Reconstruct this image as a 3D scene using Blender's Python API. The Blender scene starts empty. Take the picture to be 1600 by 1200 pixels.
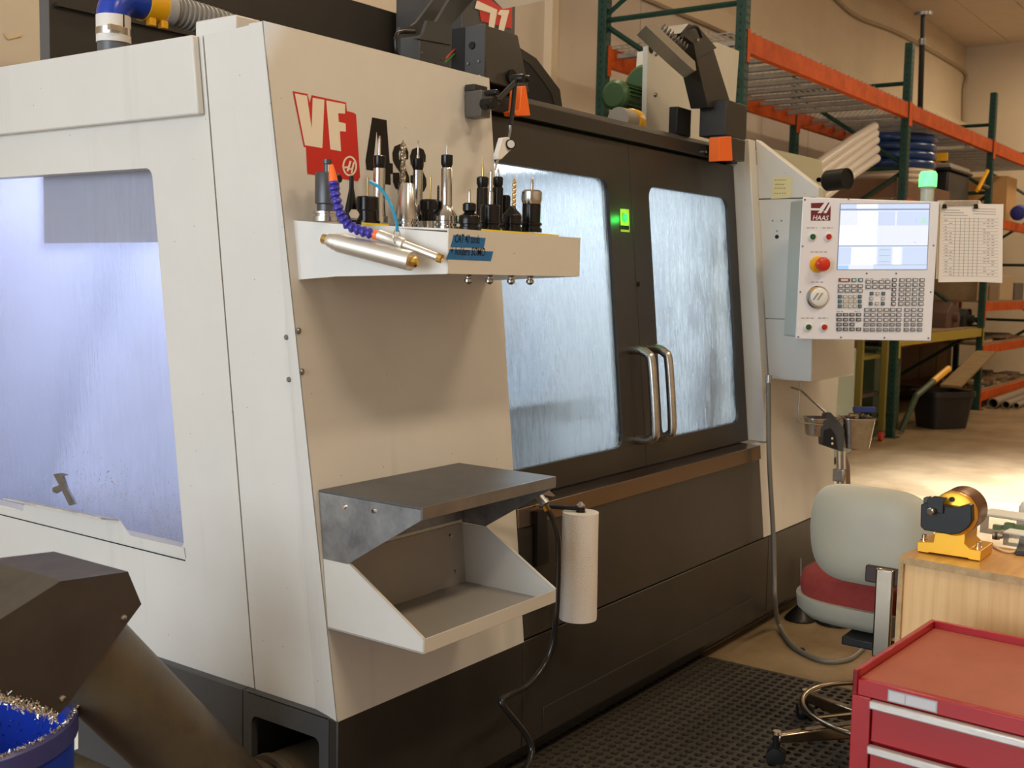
import bpy, bmesh, math, random
from mathutils import Vector, Matrix, Euler
random.seed(7)
S = bpy.context.scene
COL = S.collection

# ------------------------------------------------------------------ camera
FPX = 1776.8
CAM = Vector((-1.78, -1.742, 1.40))
EUL = Euler((math.radians(84.644), math.radians(-1.1138), math.radians(-54.178)), 'XYZ')
cd = bpy.data.cameras.new('camera'); cam = bpy.data.objects.new('camera', cd); COL.objects.link(cam)
cam.location = CAM; cam.rotation_euler = EUL
cd.sensor_fit = 'HORIZONTAL'; cd.sensor_width = 36.0; cd.lens = 36.0 * FPX / 1600.0
cd.clip_start = 0.05; cd.clip_end = 100
cd.dof.use_dof = True; cd.dof.focus_distance = 3.1; cd.dof.aperture_fstop = 7.0
S.camera = cam
ROT = EUL.to_matrix()

# ------------------------------------------------------------------ world, lights, exposure
w = bpy.data.worlds.new('world'); S.world = w; w.use_nodes = True
w.node_tree.nodes['Background'].inputs[0].default_value = (0.85, 0.92, 1.0, 1)
w.node_tree.nodes['Background'].inputs[1].default_value = 1.0
S.view_settings.view_transform = 'Standard'; S.view_settings.look = 'None'
S.view_settings.exposure = 0.0; S.view_settings.gamma = 1.0
S.view_settings.use_curve_mapping = False

def area(name, loc, target, sx, sy, power, color, spread=180):
    l = bpy.data.lights.new(name, 'AREA'); l.shape = 'RECTANGLE'; l.size = sx; l.size_y = sy
    l.energy = power; l.color = color; l.spread = math.radians(spread)
    o = bpy.data.objects.new(name, l); COL.objects.link(o); o.location = loc
    o.rotation_euler = (Vector(target) - Vector(loc)).to_track_quat('-Z', 'Y').to_euler()
    return o
# daylight through the open roll-up door in the left wall
area('daylight_door_left', (-6.4, 0.2, 2.0), (0.0, 0.4, 1.3), 4.6, 3.4, 285, (0.80, 0.91, 1.0))
# daylight falling through the skylight over the aisle
area('skylight', (6.3, -0.55, 4.90), (6.3, -0.55, 0.0), 2.4, 1.2, 185, (0.90, 0.93, 1.0), 42).rotation_euler = (0, 0, 0)
# warm ceiling lamps (the fixtures are built further down)
CEIL = 4.946
LAMPS = [(-1.2, -3.2, 78), (1.8, -3.2, 62), (4.8, -3.2, 10), (8.0, -1.2, 45), (11.2, -1.2, 66), (14.3, 0.6, 66), (2.2, 1.2, 55)]
for i, (lx, ly, lp) in enumerate(LAMPS):
    area('ceiling_lamp_light', (lx, ly, CEIL - 0.13), (lx, ly, 0), 1.2, 0.5, lp, (1.0, 0.79, 0.54))
# enclosure work light, plus a fill light added behind the side window
for nm, c, sx, sy, pw, cl in (('chamber_light', (1.55, 0.95, 1.86), 1.4, 0.7, 21, (0.90, 0.97, 1.0)), ('side_fill_light', (0.36, 0.95, 1.86), 0.4, 0.9, 7.5, (0.80, 0.83, 1.0))):
    o = area(nm, c, (c[0], c[1], 0), sx, sy, pw, cl); o.rotation_euler = (0, 0, 0)

# ------------------------------------------------------------------ pixel helpers (1600x1200 frame)
def ray(x, y): return ROT @ Vector(((x - 800) / FPX, -(y - 600) / FPX, -1.0))
def H(x, y, a, v):
    i = 'xyz'.index(a); d = ray(x, y); return CAM + d * ((v - CAM[i]) / d[i])
def HP(x, y, P, n):
    d = ray(x, y); n = Vector(n); return CAM + d * ((Vector(P) - CAM).dot(n) / d.dot(n))
def HD(x, y, depth): return CAM + ray(x, y) * depth
KL = 0.10; ZB = 0.405
def PF(x, y, off=0.0): return HP(x, y, (0, -off, ZB), (0, 1, -KL))      # leaning front of the machine
def FY(z): return KL * (z - ZB)
SX = -0.065
def PS(x, y, off=0.0): return HP(x, y, (0.02 - off, 0, ZB), (1, 0, -SX))  # left side of the machine
def SXf(z): return 0.02 + SX * (z - ZB)

# ------------------------------------------------------------------ materials
MATS = {}
def mat(name, col, rough=0.5, metal=0.0, var=0.0, vscale=8.0, bump=0.0, bscale=60.0, spec=0.5, col2=None, stretch=None, emit=None, estr=0.0, coat=0.0, alpha=None):
    if name in MATS: return MATS[name]
    m = bpy.data.materials.new(name); m.use_nodes = True
    nt = m.node_tree; b = nt.nodes['Principled BSDF']
    b.inputs['Base Color'].default_value = (*col, 1); b.inputs['Roughness'].default_value = rough
    b.inputs['Metallic'].default_value = metal; b.inputs['Specular IOR Level'].default_value = spec
    b.inputs['Coat Weight'].default_value = coat
    if emit: b.inputs['Emission Color'].default_value = (*emit, 1); b.inputs['Emission Strength'].default_value = estr
    if var or bump:
        tc = nt.nodes.new('ShaderNodeTexCoord'); mp = nt.nodes.new('ShaderNodeMapping')
        nt.links.new(tc.outputs['Object'], mp.inputs[0])
        if stretch: mp.inputs['Scale'].default_value = stretch
    if var:
        n = nt.nodes.new('ShaderNodeTexNoise'); n.inputs['Scale'].default_value = vscale; n.inputs['Detail'].default_value = 6
        n.inputs['Roughness'].default_value = 0.65
        nt.links.new(mp.outputs[0], n.inputs['Vector'])
        r = nt.nodes.new('ShaderNodeValToRGB')
        c2 = col2 if col2 else tuple(max(0, c * (1 - var)) for c in col)
        r.color_ramp.elements[0].position = 0.35; r.color_ramp.elements[0].color = (*c2, 1)
        r.color_ramp.elements[1].position = 0.62; r.color_ramp.elements[1].color = (*col, 1)
        nt.links.new(n.outputs['Fac'], r.inputs[0]); nt.links.new(r.outputs[0], b.inputs['Base Color'])
        mr = nt.nodes.new('ShaderNodeMapRange'); mr.inputs[3].default_value = min(1, rough + 0.08); mr.inputs[4].default_value = max(0.03, rough - 0.06)
        nt.links.new(n.outputs['Fac'], mr.inputs[0]); nt.links.new(mr.outputs[0], b.inputs['Roughness'])
    if bump:
        n2 = nt.nodes.new('ShaderNodeTexNoise'); n2.inputs['Scale'].default_value = bscale; n2.inputs['Detail'].default_value = 4
        nt.links.new(mp.outputs[0], n2.inputs['Vector'])
        bp = nt.nodes.new('ShaderNodeBump'); bp.inputs['Strength'].default_value = bump; bp.inputs['Distance'].default_value = 0.01
        nt.links.new(n2.outputs['Fac'], bp.inputs['Height']); nt.links.new(bp.outputs[0], b.inputs['Normal'])
    MATS[name] = m; return m

def paint_mat(name, col, speck, rough=0.42):
    """sheet-metal paint with fine dirt specks and run marks"""
    m = mat(name, col, rough, 0, 0.06, 1.8, 0.03, 240)
    nt = m.node_tree; b = nt.nodes['Principled BSDF']
    src = b.inputs['Base Color'].links[0].from_socket
    tc = nt.nodes.new('ShaderNodeTexCoord')
    v = nt.nodes.new('ShaderNodeTexVoronoi'); v.inputs['Scale'].default_value = 21
    nt.links.new(tc.outputs['Object'], v.inputs['Vector'])
    r = nt.nodes.new('ShaderNodeValToRGB'); r.color_ramp.elements[0].position = 0.018; r.color_ramp.elements[0].color = (1, 1, 1, 1)
    r.color_ramp.elements[1].position = 0.036; r.color_ramp.elements[1].color = (0, 0, 0, 1)
    nt.links.new(v.outputs['Distance'], r.inputs[0])
    mx = nt.nodes.new('ShaderNodeMix'); mx.data_type = 'RGBA'
    nt.links.new(r.outputs[0], mx.inputs[0]); nt.links.new(src, mx.inputs[6]); mx.inputs[7].default_value = (*speck, 1)
    mp = nt.nodes.new('ShaderNodeMapping'); mp.inputs['Scale'].default_value = (14, 14, 0.9)
    nt.links.new(tc.outputs['Object'], mp.inputs[0])
    n = nt.nodes.new('ShaderNodeTexNoise'); n.inputs['Scale'].default_value = 1.0; n.inputs['Detail'].default_value = 5
    nt.links.new(mp.outputs[0], n.inputs['Vector'])
    r2 = nt.nodes.new('ShaderNodeValToRGB'); r2.color_ramp.elements[0].position = 0.62; r2.color_ramp.elements[0].color = (0, 0, 0, 1)
    r2.color_ramp.elements[1].position = 0.8; r2.color_ramp.elements[1].color = (0.35, 0.35, 0.35, 1)
    nt.links.new(n.outputs['Fac'], r2.inputs[0])
    mx2 = nt.nodes.new('ShaderNodeMix'); mx2.data_type = 'RGBA'
    nt.links.new(r2.outputs[0], mx2.inputs[0]); nt.links.new(mx.outputs[2], mx2.inputs[6]); mx2.inputs[7].default_value = tuple(c * 0.7 for c in col) + (1,)
    nt.links.new(mx2.outputs[2], b.inputs['Base Color'])
    return m

def wet_glass(name, tint, haze, streak=0.05, rough=0.16):
    """polycarbonate pane, misted with coolant and streaked by run-off"""
    m = bpy.data.materials.new(name); m.use_nodes = True; nt = m.node_tree
    for n in list(nt.nodes): nt.nodes.remove(n)
    out = nt.nodes.new('ShaderNodeOutputMaterial')
    tc = nt.nodes.new('ShaderNodeTexCoord'); mp = nt.nodes.new('ShaderNodeMapping'); mp.inputs['Scale'].default_value = (46, 46, 5)
    nt.links.new(tc.outputs['Object'], mp.inputs[0])
    n = nt.nodes.new('ShaderNodeTexNoise'); n.inputs['Scale'].default_value = 1.6; n.inputs['Detail'].default_value = 7; n.inputs['Roughness'].default_value = 0.7
    nt.links.new(mp.outputs[0], n.inputs['Vector'])
    n2 = nt.nodes.new('ShaderNodeTexNoise'); n2.inputs['Scale'].default_value = 2.2; n2.inputs['Detail'].default_value = 3
    nt.links.new(tc.outputs['Object'], n2.inputs['Vector'])
    mul = nt.nodes.new('ShaderNodeMath'); mul.operation = 'MULTIPLY'
    nt.links.new(n.outputs['Fac'], mul.inputs[0]); nt.links.new(n2.outputs['Fac'], mul.inputs[1])
    r = nt.nodes.new('ShaderNodeValToRGB'); r.color_ramp.elements[0].position = 0.20; r.color_ramp.elements[0].color = (haze,) * 3 + (1,)
    r.color_ramp.elements[1].position = 0.36; r.color_ramp.elements[1].color = (streak,) * 3 + (1,)
    nt.links.new(mul.outputs[0], r.inputs[0])
    gl = nt.nodes.new('ShaderNodeBsdfPrincipled'); gl.inputs['Base Color'].default_value = (*tint, 1)
    gl.inputs['Transmission Weight'].default_value = 1.0; gl.inputs['Roughness'].default_value = rough; gl.inputs['IOR'].default_value = 1.12
    bp = nt.nodes.new('ShaderNodeBump'); bp.inputs['Strength'].default_value = 0.35; bp.inputs['Distance'].default_value = 0.004
    nt.links.new(n.outputs['Fac'], bp.inputs['Height']); nt.links.new(bp.outputs[0], gl.inputs['Normal'])
    tr = nt.nodes.new('ShaderNodeBsdfTranslucent'); tr.inputs[0].default_value = (*[min(1, t * 1.0) for t in tint], 1)
    mx = nt.nodes.new('ShaderNodeMixShader')
    nt.links.new(r.outputs[0], mx.inputs[0]); nt.links.new(gl.outputs[0], mx.inputs[1]); nt.links.new(tr.outputs[0], mx.inputs[2])
    nt.links.new(mx.outputs[0], out.inputs[0]); MATS[name] = m; return m

M_WHITE = paint_mat('off_white_paint', (0.67, 0.655, 0.62), (0.12, 0.10, 0.09))
M_DARK = mat('charcoal_paint', (0.032, 0.028, 0.024), 0.40, 0, 0.25, 2.5, 0.04, 200)
M_DARKG = mat('dark_grey_paint', (0.062, 0.064, 0.068), 0.45, 0, 0.2, 3, 0.04, 200)
M_BLACK = mat('black_plastic', (0.010, 0.010, 0.010), 0.35, spec=0.3)
M_BLACKM = mat('black_matt', (0.01, 0.01, 0.01), 0.8)
M_STEEL = mat('brushed_steel', (0.55, 0.53, 0.50), 0.28, 1.0, 0.2, 30, 0.02, 300)
M_STEELD = mat('dull_steel', (0.30, 0.30, 0.31), 0.36, 0.9, 0.35, 14)
M_GALV = mat('galvanised_steel', (0.36, 0.37, 0.39), 0.42, 0.85, 0.5, 9)
M_CHROME = mat('chrome', (0.75, 0.73, 0.70), 0.10, 1.0)
M_BRASS = mat('brass', (0.70, 0.46, 0.14), 0.25, 1.0)
M_RED = mat('red_decal', (0.55, 0.018, 0.012), 0.4)
M_CREAM = mat('cream_decal', (0.80, 0.72, 0.60), 0.45)
M_INK = mat('black_decal', (0.012, 0.010, 0.008), 0.5, spec=0.2)
M_ORANGE = mat('orange_plastic', (0.95, 0.16, 0.01), 0.45)
M_RACKG = mat('rack_green_paint', (0.016, 0.062, 0.048), 0.5, 0, 0.35, 9, spec=0.3)
M_RACKO = mat('rack_orange_paint', (0.60, 0.095, 0.008), 0.6, 0, 0.3, 7, spec=0.2)
M_WIN = wet_glass('wet_window', (0.92, 0.97, 0.97), 0.42, 0.04, 0.11)
M_WINS = wet_glass('side_window', (0.88, 0.89, 1.0), 0.16, 0.06, 0.03)
M_CHAM = mat('chamber_wall', (0.62, 0.66, 0.74), 0.5, 0, 0.15, 3)

# ------------------------------------------------------------------ mesh builder
class MB:
    def __init__(s): s.v = []; s.f = []
    def add(s, vs, fs):
        o = len(s.v); s.v += [Vector(p) for p in vs]; s.f += [tuple(i + o for i in f) for f in fs]; return s
    def bx(s, x0, x1, y0, y1, z0, z1, M=None):
        vs = [Vector((x, y, z)) for z in (z0, z1) for y in (y0, y1) for x in (x0, x1)]
        if M: vs = [M @ p for p in vs]
        return s.add(vs, [(0, 2, 3, 1), (4, 5, 7, 6), (0, 1, 5, 4), (2, 6, 7, 3), (0, 4, 6, 2), (1, 3, 7, 5)])
    def cb(s, c, sz, M=None):
        c = Vector(c); h = Vector(sz) / 2
        T = Matrix.Translation(c) @ (M.to_4x4() if M else Matrix.Identity(4))
        return s.bx(-h.x, h.x, -h.y, h.y, -h.z, h.z, T)
    def prism(s, pts, vec):
        pts = [Vector(p) for p in pts]; vec = Vector(vec); n = len(pts)
        return s.add(pts + [p + vec for p in pts], [tuple(range(n)), tuple(range(2 * n - 1, n - 1, -1))] + [(i, (i + 1) % n, n + (i + 1) % n, n + i) for i in range(n)])
    def tube(s, path, r, n=12, caps=True):
        path = [Vector(p) for p in path]; m = len(path); rs = r if isinstance(r, (list, tuple)) else [r] * m
        prev = None; vs = []
        for i, p in enumerate(path):
            t = (path[min(i + 1, m - 1)] - path[max(i - 1, 0)]).normalized()
            if prev is None:
                a = Vector((0, 0, 1)) if abs(t.z) < 0.9 else Vector((1, 0, 0)); u = t.cross(a).normalized()
            else: u = (prev - t * prev.dot(t)).normalized()
            prev = u; v = t.cross(u)
            vs += [p + (u * math.cos(2 * math.pi * k / n) + v * math.sin(2 * math.pi * k / n)) * rs[i] for k in range(n)]
        fs = [(i * n + k, i * n + (k + 1) % n, (i + 1) * n + (k + 1) % n, (i + 1) * n + k) for i in range(m - 1) for k in range(n)]
        if caps: fs += [tuple(range(n - 1, -1, -1)), tuple(range((m - 1) * n, m * n))]
        return s.add(vs, fs)
    def lathe(s, prof, o, axis=(0, 0, 1), n=20, closed=False):
        o = Vector(o); t = Vector(axis).normalized(); a = Vector((0, 0, 1)) if abs(t.z) < 0.9 else Vector((1, 0, 0))
        u = t.cross(a).normalized(); v = t.cross(u); m = len(prof); vs = []
        for r, h in prof: vs += [o + t * h + (u * math.cos(2 * math.pi * k / n) + v * math.sin(2 * math.pi * k / n)) * max(r, 1e-5) for k in range(n)]
        rng = range(m) if closed else range(m - 1)
        fs = [(i * n + k, i * n + (k + 1) % n, ((i + 1) % m) * n + (k + 1) % n, ((i + 1) % m) * n + k) for i in rng for k in range(n)]
        if not closed: fs += [tuple(range(n - 1, -1, -1)), tuple(range((m - 1) * n, m * n))]
        return s.add(vs, fs)
    def sheet(s, grid, th):
        """grid[i][j] of points -> thin shell, th = thickness vector"""
        th = Vector(th); a = len(grid); b = len(grid[0]); o = a * b
        vs = [Vector(p) for r in grid for p in r]; vs += [p + th for p in vs]
        fs = []
        for i in range(a - 1):
            for j in range(b - 1):
                q = (i * b + j, i * b + j + 1, (i + 1) * b + j + 1, (i + 1) * b + j); fs.append(q); fs.append(tuple(x + o for x in reversed(q)))
        def rim(l):
            for x, y in zip(l, l[1:]): fs.append((x, y, y + o, x + o))
        rim([j for j in range(b)]); rim([(a - 1) * b + j for j in range(b)]); rim([i * b for i in range(a)]); rim([i * b + b - 1 for i in range(a)])
        return s.add(vs, fs)
    def mesh(s, name, smooth=35):
        me = bpy.data.meshes.new(name); me.from_pydata([tuple(p) for p in s.v], [], s.f)
        bm = bmesh.new(); bm.from_mesh(me); bmesh.ops.recalc_face_normals(bm, faces=bm.faces); bm.to_mesh(me); bm.free()
        if smooth: me.shade_smooth(); me.set_sharp_from_angle(angle=math.radians(smooth))
        return me
    def build(s, name, m, parent=None, bevel=0, smooth=35, kind=None):
        me = s.mesh(name, smooth); me.materials.append(m)
        o = bpy.data.objects.new(name, me); COL.objects.link(o)
        if bevel:
            b = o.modifiers.new('bevel', 'BEVEL'); b.width = bevel; b.segments = 2; b.limit_method = 'ANGLE'; b.angle_limit = math.radians(40)
        if parent: adopt(o, parent)
        if kind: o['kind'] = kind
        return o
def adopt(o, parent):
    o.parent = parent
    loc = Vector((0, 0, 0)); p = parent
    while p is not None: loc += p.location; p = p.parent if p.parent else None
    if parent.type == 'EMPTY': o.matrix_parent_inverse = Matrix.Translation(-parent.location)
    else: o.matrix_parent_inverse = Matrix.Translation(-parent.location)
def tag(o, label, cat, group=None):
    o['label'] = label; o['category'] = cat
    if group: o['group'] = group
    return o
def thing(name, loc, label, cat, group=None):
    o = bpy.data.objects.new(name, None); o.empty_display_size = 0.05; o.location = loc; COL.objects.link(o)
    return tag(o, label, cat, group)
def inst(name, me, loc, parent=None, rot=None, scale=None):
    o = bpy.data.objects.new(name, me); COL.objects.link(o); o.location = loc
    if rot: o.rotation_euler = rot
    if scale: o.scale = scale
    if parent: adopt(o, parent)
    return o
def struct(o): o['kind'] = 'structure'; return o
def rrect(x0, x1, z0, z1, r, n=5):
    pts = []
    for cx, cz, a0 in ((x1 - r, z1 - r, 0), (x0 + r, z1 - r, 90), (x0 + r, z0 + r, 180), (x1 - r, z0 + r, 270)):
        for i in range(n + 1):
            a = math.radians(a0 + 90 * i / n); pts.append((cx + r * math.cos(a), cz + r * math.sin(a)))
    return pts
def framed(mb, outer, inner, to3, th):
    """plate with a hole: outer rect (x0,x1,z0,z1), inner rounded point list; to3 maps (x,z)->3D, th = thickness vector"""
    x0, x1, z0, z1 = outer; th = Vector(th); n = len(inner)
    cx = sum(p[0] for p in inner) / n; cz = sum(p[1] for p in inner) / n
    # walk the outer rectangle with one point per inner point
    op = []
    for (px, pz) in inner:
        dx, dz = px - cx, pz - cz
        ts = []
        if dx > 1e-9: ts.append((x1 - cx) / dx)
        if dx < -1e-9: ts.append((x0 - cx) / dx)
        if dz > 1e-9: ts.append((z1 - cz) / dz)
        if dz < -1e-9: ts.append((z0 - cz) / dz)
        t = min(ts); op.append([cx + dx * t, cz + dz * t])
    for c in ((x0, z0), (x0, z1), (x1, z0), (x1, z1)):
        k = min(range(n), key=lambda i: (op[i][0] - c[0]) ** 2 + (op[i][1] - c[1]) ** 2); op[k] = list(c)
    A = [Vector(to3(*p)) for p in op]; B = [Vector(to3(*p)) for p in inner]
    vs = A + B + [p + th for p in A] + [p + th for p in B]; fs = []
    for i in range(n):
        j = (i + 1) % n
        fs += [(i, j, n + j, n + i), (2 * n + i, 3 * n + i, 3 * n + j, 2 * n + j), (i, 2 * n + i, 2 * n + j, j), (n + i, n + j, 3 * n + j, 3 * n + i)]
    return mb.add(vs, fs)
def text(name, s, o, xd, yd, h, m, parent=None, depth=0.0006, shear=0.0, bold=0.0, xs=1.0):
    c = bpy.data.curves.new(name, 'FONT'); c.body = s; c.size = 1.0; c.extrude = 0; c.shear = shear; c.offset = bold; c.resolution_u = 2
    t = bpy.data.objects.new(name, c); COL.objects.link(t)
    dg = bpy.context.evaluated_depsgraph_get(); me0 = bpy.data.meshes.new_from_object(t.evaluated_get(dg))
    bpy.data.objects.remove(t); xd = Vector(xd).normalized(); yd = Vector(yd).normalized(); o = Vector(o)
    nz = xd.cross(yd)
    me = bpy.data.meshes.new(name)
    me.from_pydata([tuple(o + xd * v.co.x * h * xs + yd * v.co.y * h + nz * depth) for v in me0.vertices], [], [tuple(p.vertices) for p in me0.polygons])
    bpy.data.meshes.remove(me0); me.materials.append(m)
    ob = bpy.data.objects.new(name, me); COL.objects.link(ob)
    if parent: adopt(ob, parent)
    return ob
def bez(p, n=12):
    """smooth Catmull-Rom path through points"""
    p = [Vector(q) for q in p]; p = [p[0] * 2 - p[1]] + p + [p[-1] * 2 - p[-2]]; out = []
    for i in range(1, len(p) - 2):
        for k in range(n):
            t = k / n; a, b, c, d = p[i - 1], p[i], p[i + 1], p[i + 2]
            out.append(0.5 * ((2 * b) + (c - a) * t + (2 * a - 5 * b + 4 * c - d) * t * t + (3 * b - a - 3 * c + d) * t ** 3))
    return out + [p[-2]]

# ================================================================== THE ROOM
XE, YB, XW, YW = 16.12, 2.95, -7.0, -6.0
M_FLOOR = mat('concrete_floor', (0.34, 0.25, 0.145), 0.34, 0, 0.5, 1.9, 0.12, 35, col2=(0.20, 0.135, 0.07))
M_TAN = mat('tan_wall_paint', (0.69, 0.58, 0.43), 0.75, 0, 0.08, 1.2, 0.05, 90)
M_WPANEL = mat('pale_wall_panel', (0.60, 0.53, 0.45), 0.65, 0, 0.06, 1.5, 0.03, 90)
M_CEILT = mat('ceiling_tile', (0.74, 0.63, 0.50), 0.85, 0, 0.06, 3, 0.08, 120)
struct(MB().bx(XW, XE, YW, YB, -0.1, 0.0).build('floor', M_FLOOR, smooth=0))
wb = struct(MB().bx(XW, XE, YB, YB + 0.2, 0, CEIL).build('wall_back', M_TAN, smooth=0))
n = 19
for i in range(n):
    x0 = XW + (XE - XW) * i / n; x1 = XW + (XE - XW) * (i + 1) / n
    if x1 < 2.5: continue
    MB().bx(x0 + 0.006, x1 - 0.006, YB - 0.02, YB - 0.001, 0.1, 3.63).build('wall_panel', M_WPANEL, wb, smooth=0)
struct(MB().bx(2.5, XE, YB - 0.09, YB - 0.021, 3.64, 3.80).build('trim_1', M_TAN, smooth=0))
struct(MB().bx(5.02, 5.10, YB - 0.09, YB - 0.021, 0.0, 3.64).build('trim_2', M_TAN, smooth=0))
struct(MB().bx(XE, XE + 0.2, YW, YB, 0, CEIL).build('wall_right', M_TAN, smooth=0))
ce = struct(MB().bx(XW, XE, YW, YB, CEIL, CEIL + 0.1).build('ceiling', M_CEILT, smooth=0))
tile = MB().bx(0.006, 1.214, 0.005, 0.605, -0.012, 0.0).mesh('ceiling_tile', 0); tile.materials.append(M_CEILT)
for i in range(5):
    for j in range(5):
        inst('ceiling_tile', tile, (XE - 1.22 * (i + 1), YB - 0.61 * (j + 1), CEIL - 0.001), ce)
wl = MB().bx(XW - 0.2, XW, YW, -2.3, 0, CEIL).bx(XW - 0.2, XW, 2.7, YB, 0, CEIL).bx(XW - 0.2, XW, -2.3, 2.7, 3.8, CEIL)
struct(wl.build('wall_left', M_TAN, smooth=0))
struct(MB().bx(XW, XE, YW - 0.2, YW, 0, CEIL).build('wall_front', M_TAN, smooth=0))
sk_ = struct(MB().bx(5.0, 7.6, -1.25, 0.15, CEIL - 0.02, CEIL - 0.001).build('window_1', mat('skylight_pane', (0.85, 0.88, 0.9), 0.3), smooth=0))
for (x0, x1, y0, y1) in ((4.95, 7.65, -1.30, -1.25), (4.95, 7.65, 0.15, 0.20), (4.95, 5.0, -1.25, 0.15), (7.6, 7.65, -1.25, 0.15)):
    MB().bx(x0, x1, y0, y1, CEIL - 0.045, CEIL - 0.001).build('window_frame', mat('lamp_housing', (0.8, 0.78, 0.74), 0.4), sk_)
# ceiling lamps
M_LAMPBODY = mat('lamp_housing', (0.8, 0.78, 0.74), 0.4); M_LAMPGLOW = mat('lamp_diffuser', (0.9, 0.85, 0.75), 0.5, emit=(1.0, 0.80, 0.55), estr=4)
for i, (lx, ly, lp) in enumerate(LAMPS):
    t = thing('ceiling_lamp', (lx, ly, CEIL - 0.1), 'white rectangular ceiling lamp with a glowing warm diffuser', 'lamp', 'ceiling lamps of the shop')
    MB().bx(lx - 0.62, lx + 0.62, ly - 0.27, ly + 0.27, CEIL - 0.1, CEIL - 0.013).build('housing', M_LAMPBODY, t, 0.01)
    MB().bx(lx - 0.58, lx + 0.58, ly - 0.23, ly + 0.23, CEIL - 0.108, CEIL - 0.1005).build('diffuser', M_LAMPGLOW, t)
# cable along the wall and the prop pole
M_CABLE = mat('tan_cable', (0.42, 0.33, 0.22), 0.6)
yb = YB - 0.03
cp = bez([H(1300, -8, 'y', yb), H(1340, 26, 'y', yb), H(1405, 52, 'y', yb), H(1470, 88, 'y', yb), H(1508, 114, 'y', yb), H(1506, 140, 'y', yb), H(1505, 190, 'y', yb)], 10)
tag(MB().tube(cp, 0.022, 8).build('wall_cable', M_CABLE), 'thin tan cable looping across the upper back wall down its corner', 'cable')
pt = H(1441, 27, 'z', CEIL); pole = thing('prop_pole', (pt.x, 2.1, 0), 'black telescopic prop pole braced against the ceiling behind the rack', 'pole')
pb = H(1438, 160, 'y', 1.72); ptp = H(1442, 24, 'y', 1.72); d = (ptp - pb).normalized(); pb = pb + d * ((3.037 - pb.z) / d.z); pole.location = pb
MB().tube([pb, pb + d * 0.75 * (ptp - pb).length], 0.028, 10).build('lower_tube', M_BLACK, pole)
MB().tube([pb + d * 0.75 * (ptp - pb).length, ptp], 0.021, 10).build('upper_tube', M_BLACK, pole)
MB().lathe([(0.034, -0.03), (0.034, 0.03)], pb + d * 0.75 * (ptp - pb).length, d, 12).build('collar', M_STEELD, pole)
MB().lathe([(0.085, 0), (0.085, 0.03), (0.03, 0.035)], ptp, d, 16).build('pad', M_STEELD, pole)
# scrap of tape on the wall, upper left
c0 = H(22, 56, 'y', YB - 0.002)
M_TAPE = mat('masking_tape', (0.72, 0.52, 0.28), 0.6)
q = [H(*p, 'y', YB - 0.002) for p in ((5, 50), (12, 58), (33, 53), (34, 57), (13, 62), (9, 58))]
tag(MB().prism(q, (0, -0.002, 0)).build('tape_scrap', M_TAPE, smooth=0), 'small torn scrap of tan tape on the bare back wall', 'tape')

# ================================================================== THE MACHINE
mc = thing('cnc_machine', (1.3, 1.1, 0), 'large off-white and charcoal machining centre with two windowed sliding doors', 'machine')
XR = 2.345; XP = 0.722; REC = 0.07; ZT = 1.935
def F3(x, z, off=0.0): return Vector((x, FY(z) - off, z))
# base
MB().bx(0.24, 3.08, 0.03, 2.3, 0.06, 0.40).build('base_frame', M_BLACKM, mc, smooth=0)
MB().bx(0.0, XP - 0.0015, 0.0, 0.028, 0.10, 0.403).build('base_front_panel', M_DARK, mc, 0.003)
MB().bx(XP + 0.0015, XR + 0.05, 0.0, 0.028, 0.10, 0.403).build('base_front_panel', M_DARK, mc, 0.003)
MB().bx(XR + 0.053, 3.12, 0.0, 0.028, 0.10, 0.403).build('base_front_panel', M_DARK, mc, 0.003)
MB().prism([(0.0, 0.005, 0.099), (0.0, 0.06, 0.03), (0.0, 0.3, 0.03), (0.0, 0.3, 0.099)], (3.12, 0, 0)).build('base_skirt', M_DARK, mc)
hx0 = H(848, 1110, 'y', 0).x; hx1 = H(1173, 940, 'y', 0).x; hz = H(848, 1105, 'y', 0).z
MB().bx(hx0, hx1, -0.0035, 0.0, 0.108, hz).build('access_hatch', M_DARK, mc, 0.001)
framed(MB(), (0.03, 0.314, 0.06, 0.403), rrect(0.058, 0.285, 0.09, 0.348, 0.018), lambda y, z: (0.0, y, z), (0.02, 0, 0)).build('base_side_panel', M_DARKG, mc)
MB().bx(0.0, 0.24, 0.0285, 0.30, 0.398, 0.404).bx(0.0, 0.24, 0.318, 2.3, 0.06, 0.404).build('base_side_panel', M_DARKG, mc, 0.002)
MB().bx(0.0, 0.02, 0.0282, 0.03, 0.06, 0.398).build('base_corner_strip', M_DARKG, mc)
stk = [H(*p, 'x', -0.001) for p in ((92, 1118), (122, 1110), (122, 1170), (96, 1179))]
sk = MB().prism(stk, (0.0008, 0, 0)).build('warning_sticker', M_CREAM, mc, smooth=0)
pk = [H(*p, 'x', -0.0025) for p in ((106, 1151), (117, 1147), (117, 1150), (106, 1155))]
MB().prism(pk, (0.0005, 0, 0)).build('printed_line', M_INK, sk, smooth=0)
pk = [H(*p, 'x', -0.0025) for p in ((97, 1166), (103, 1161), (106, 1164), (106, 1171), (101, 1174), (97, 1171))]
MB().prism(pk, (0.0005, 0, 0)).build('printed_symbol', M_INK, sk, smooth=0)
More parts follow.
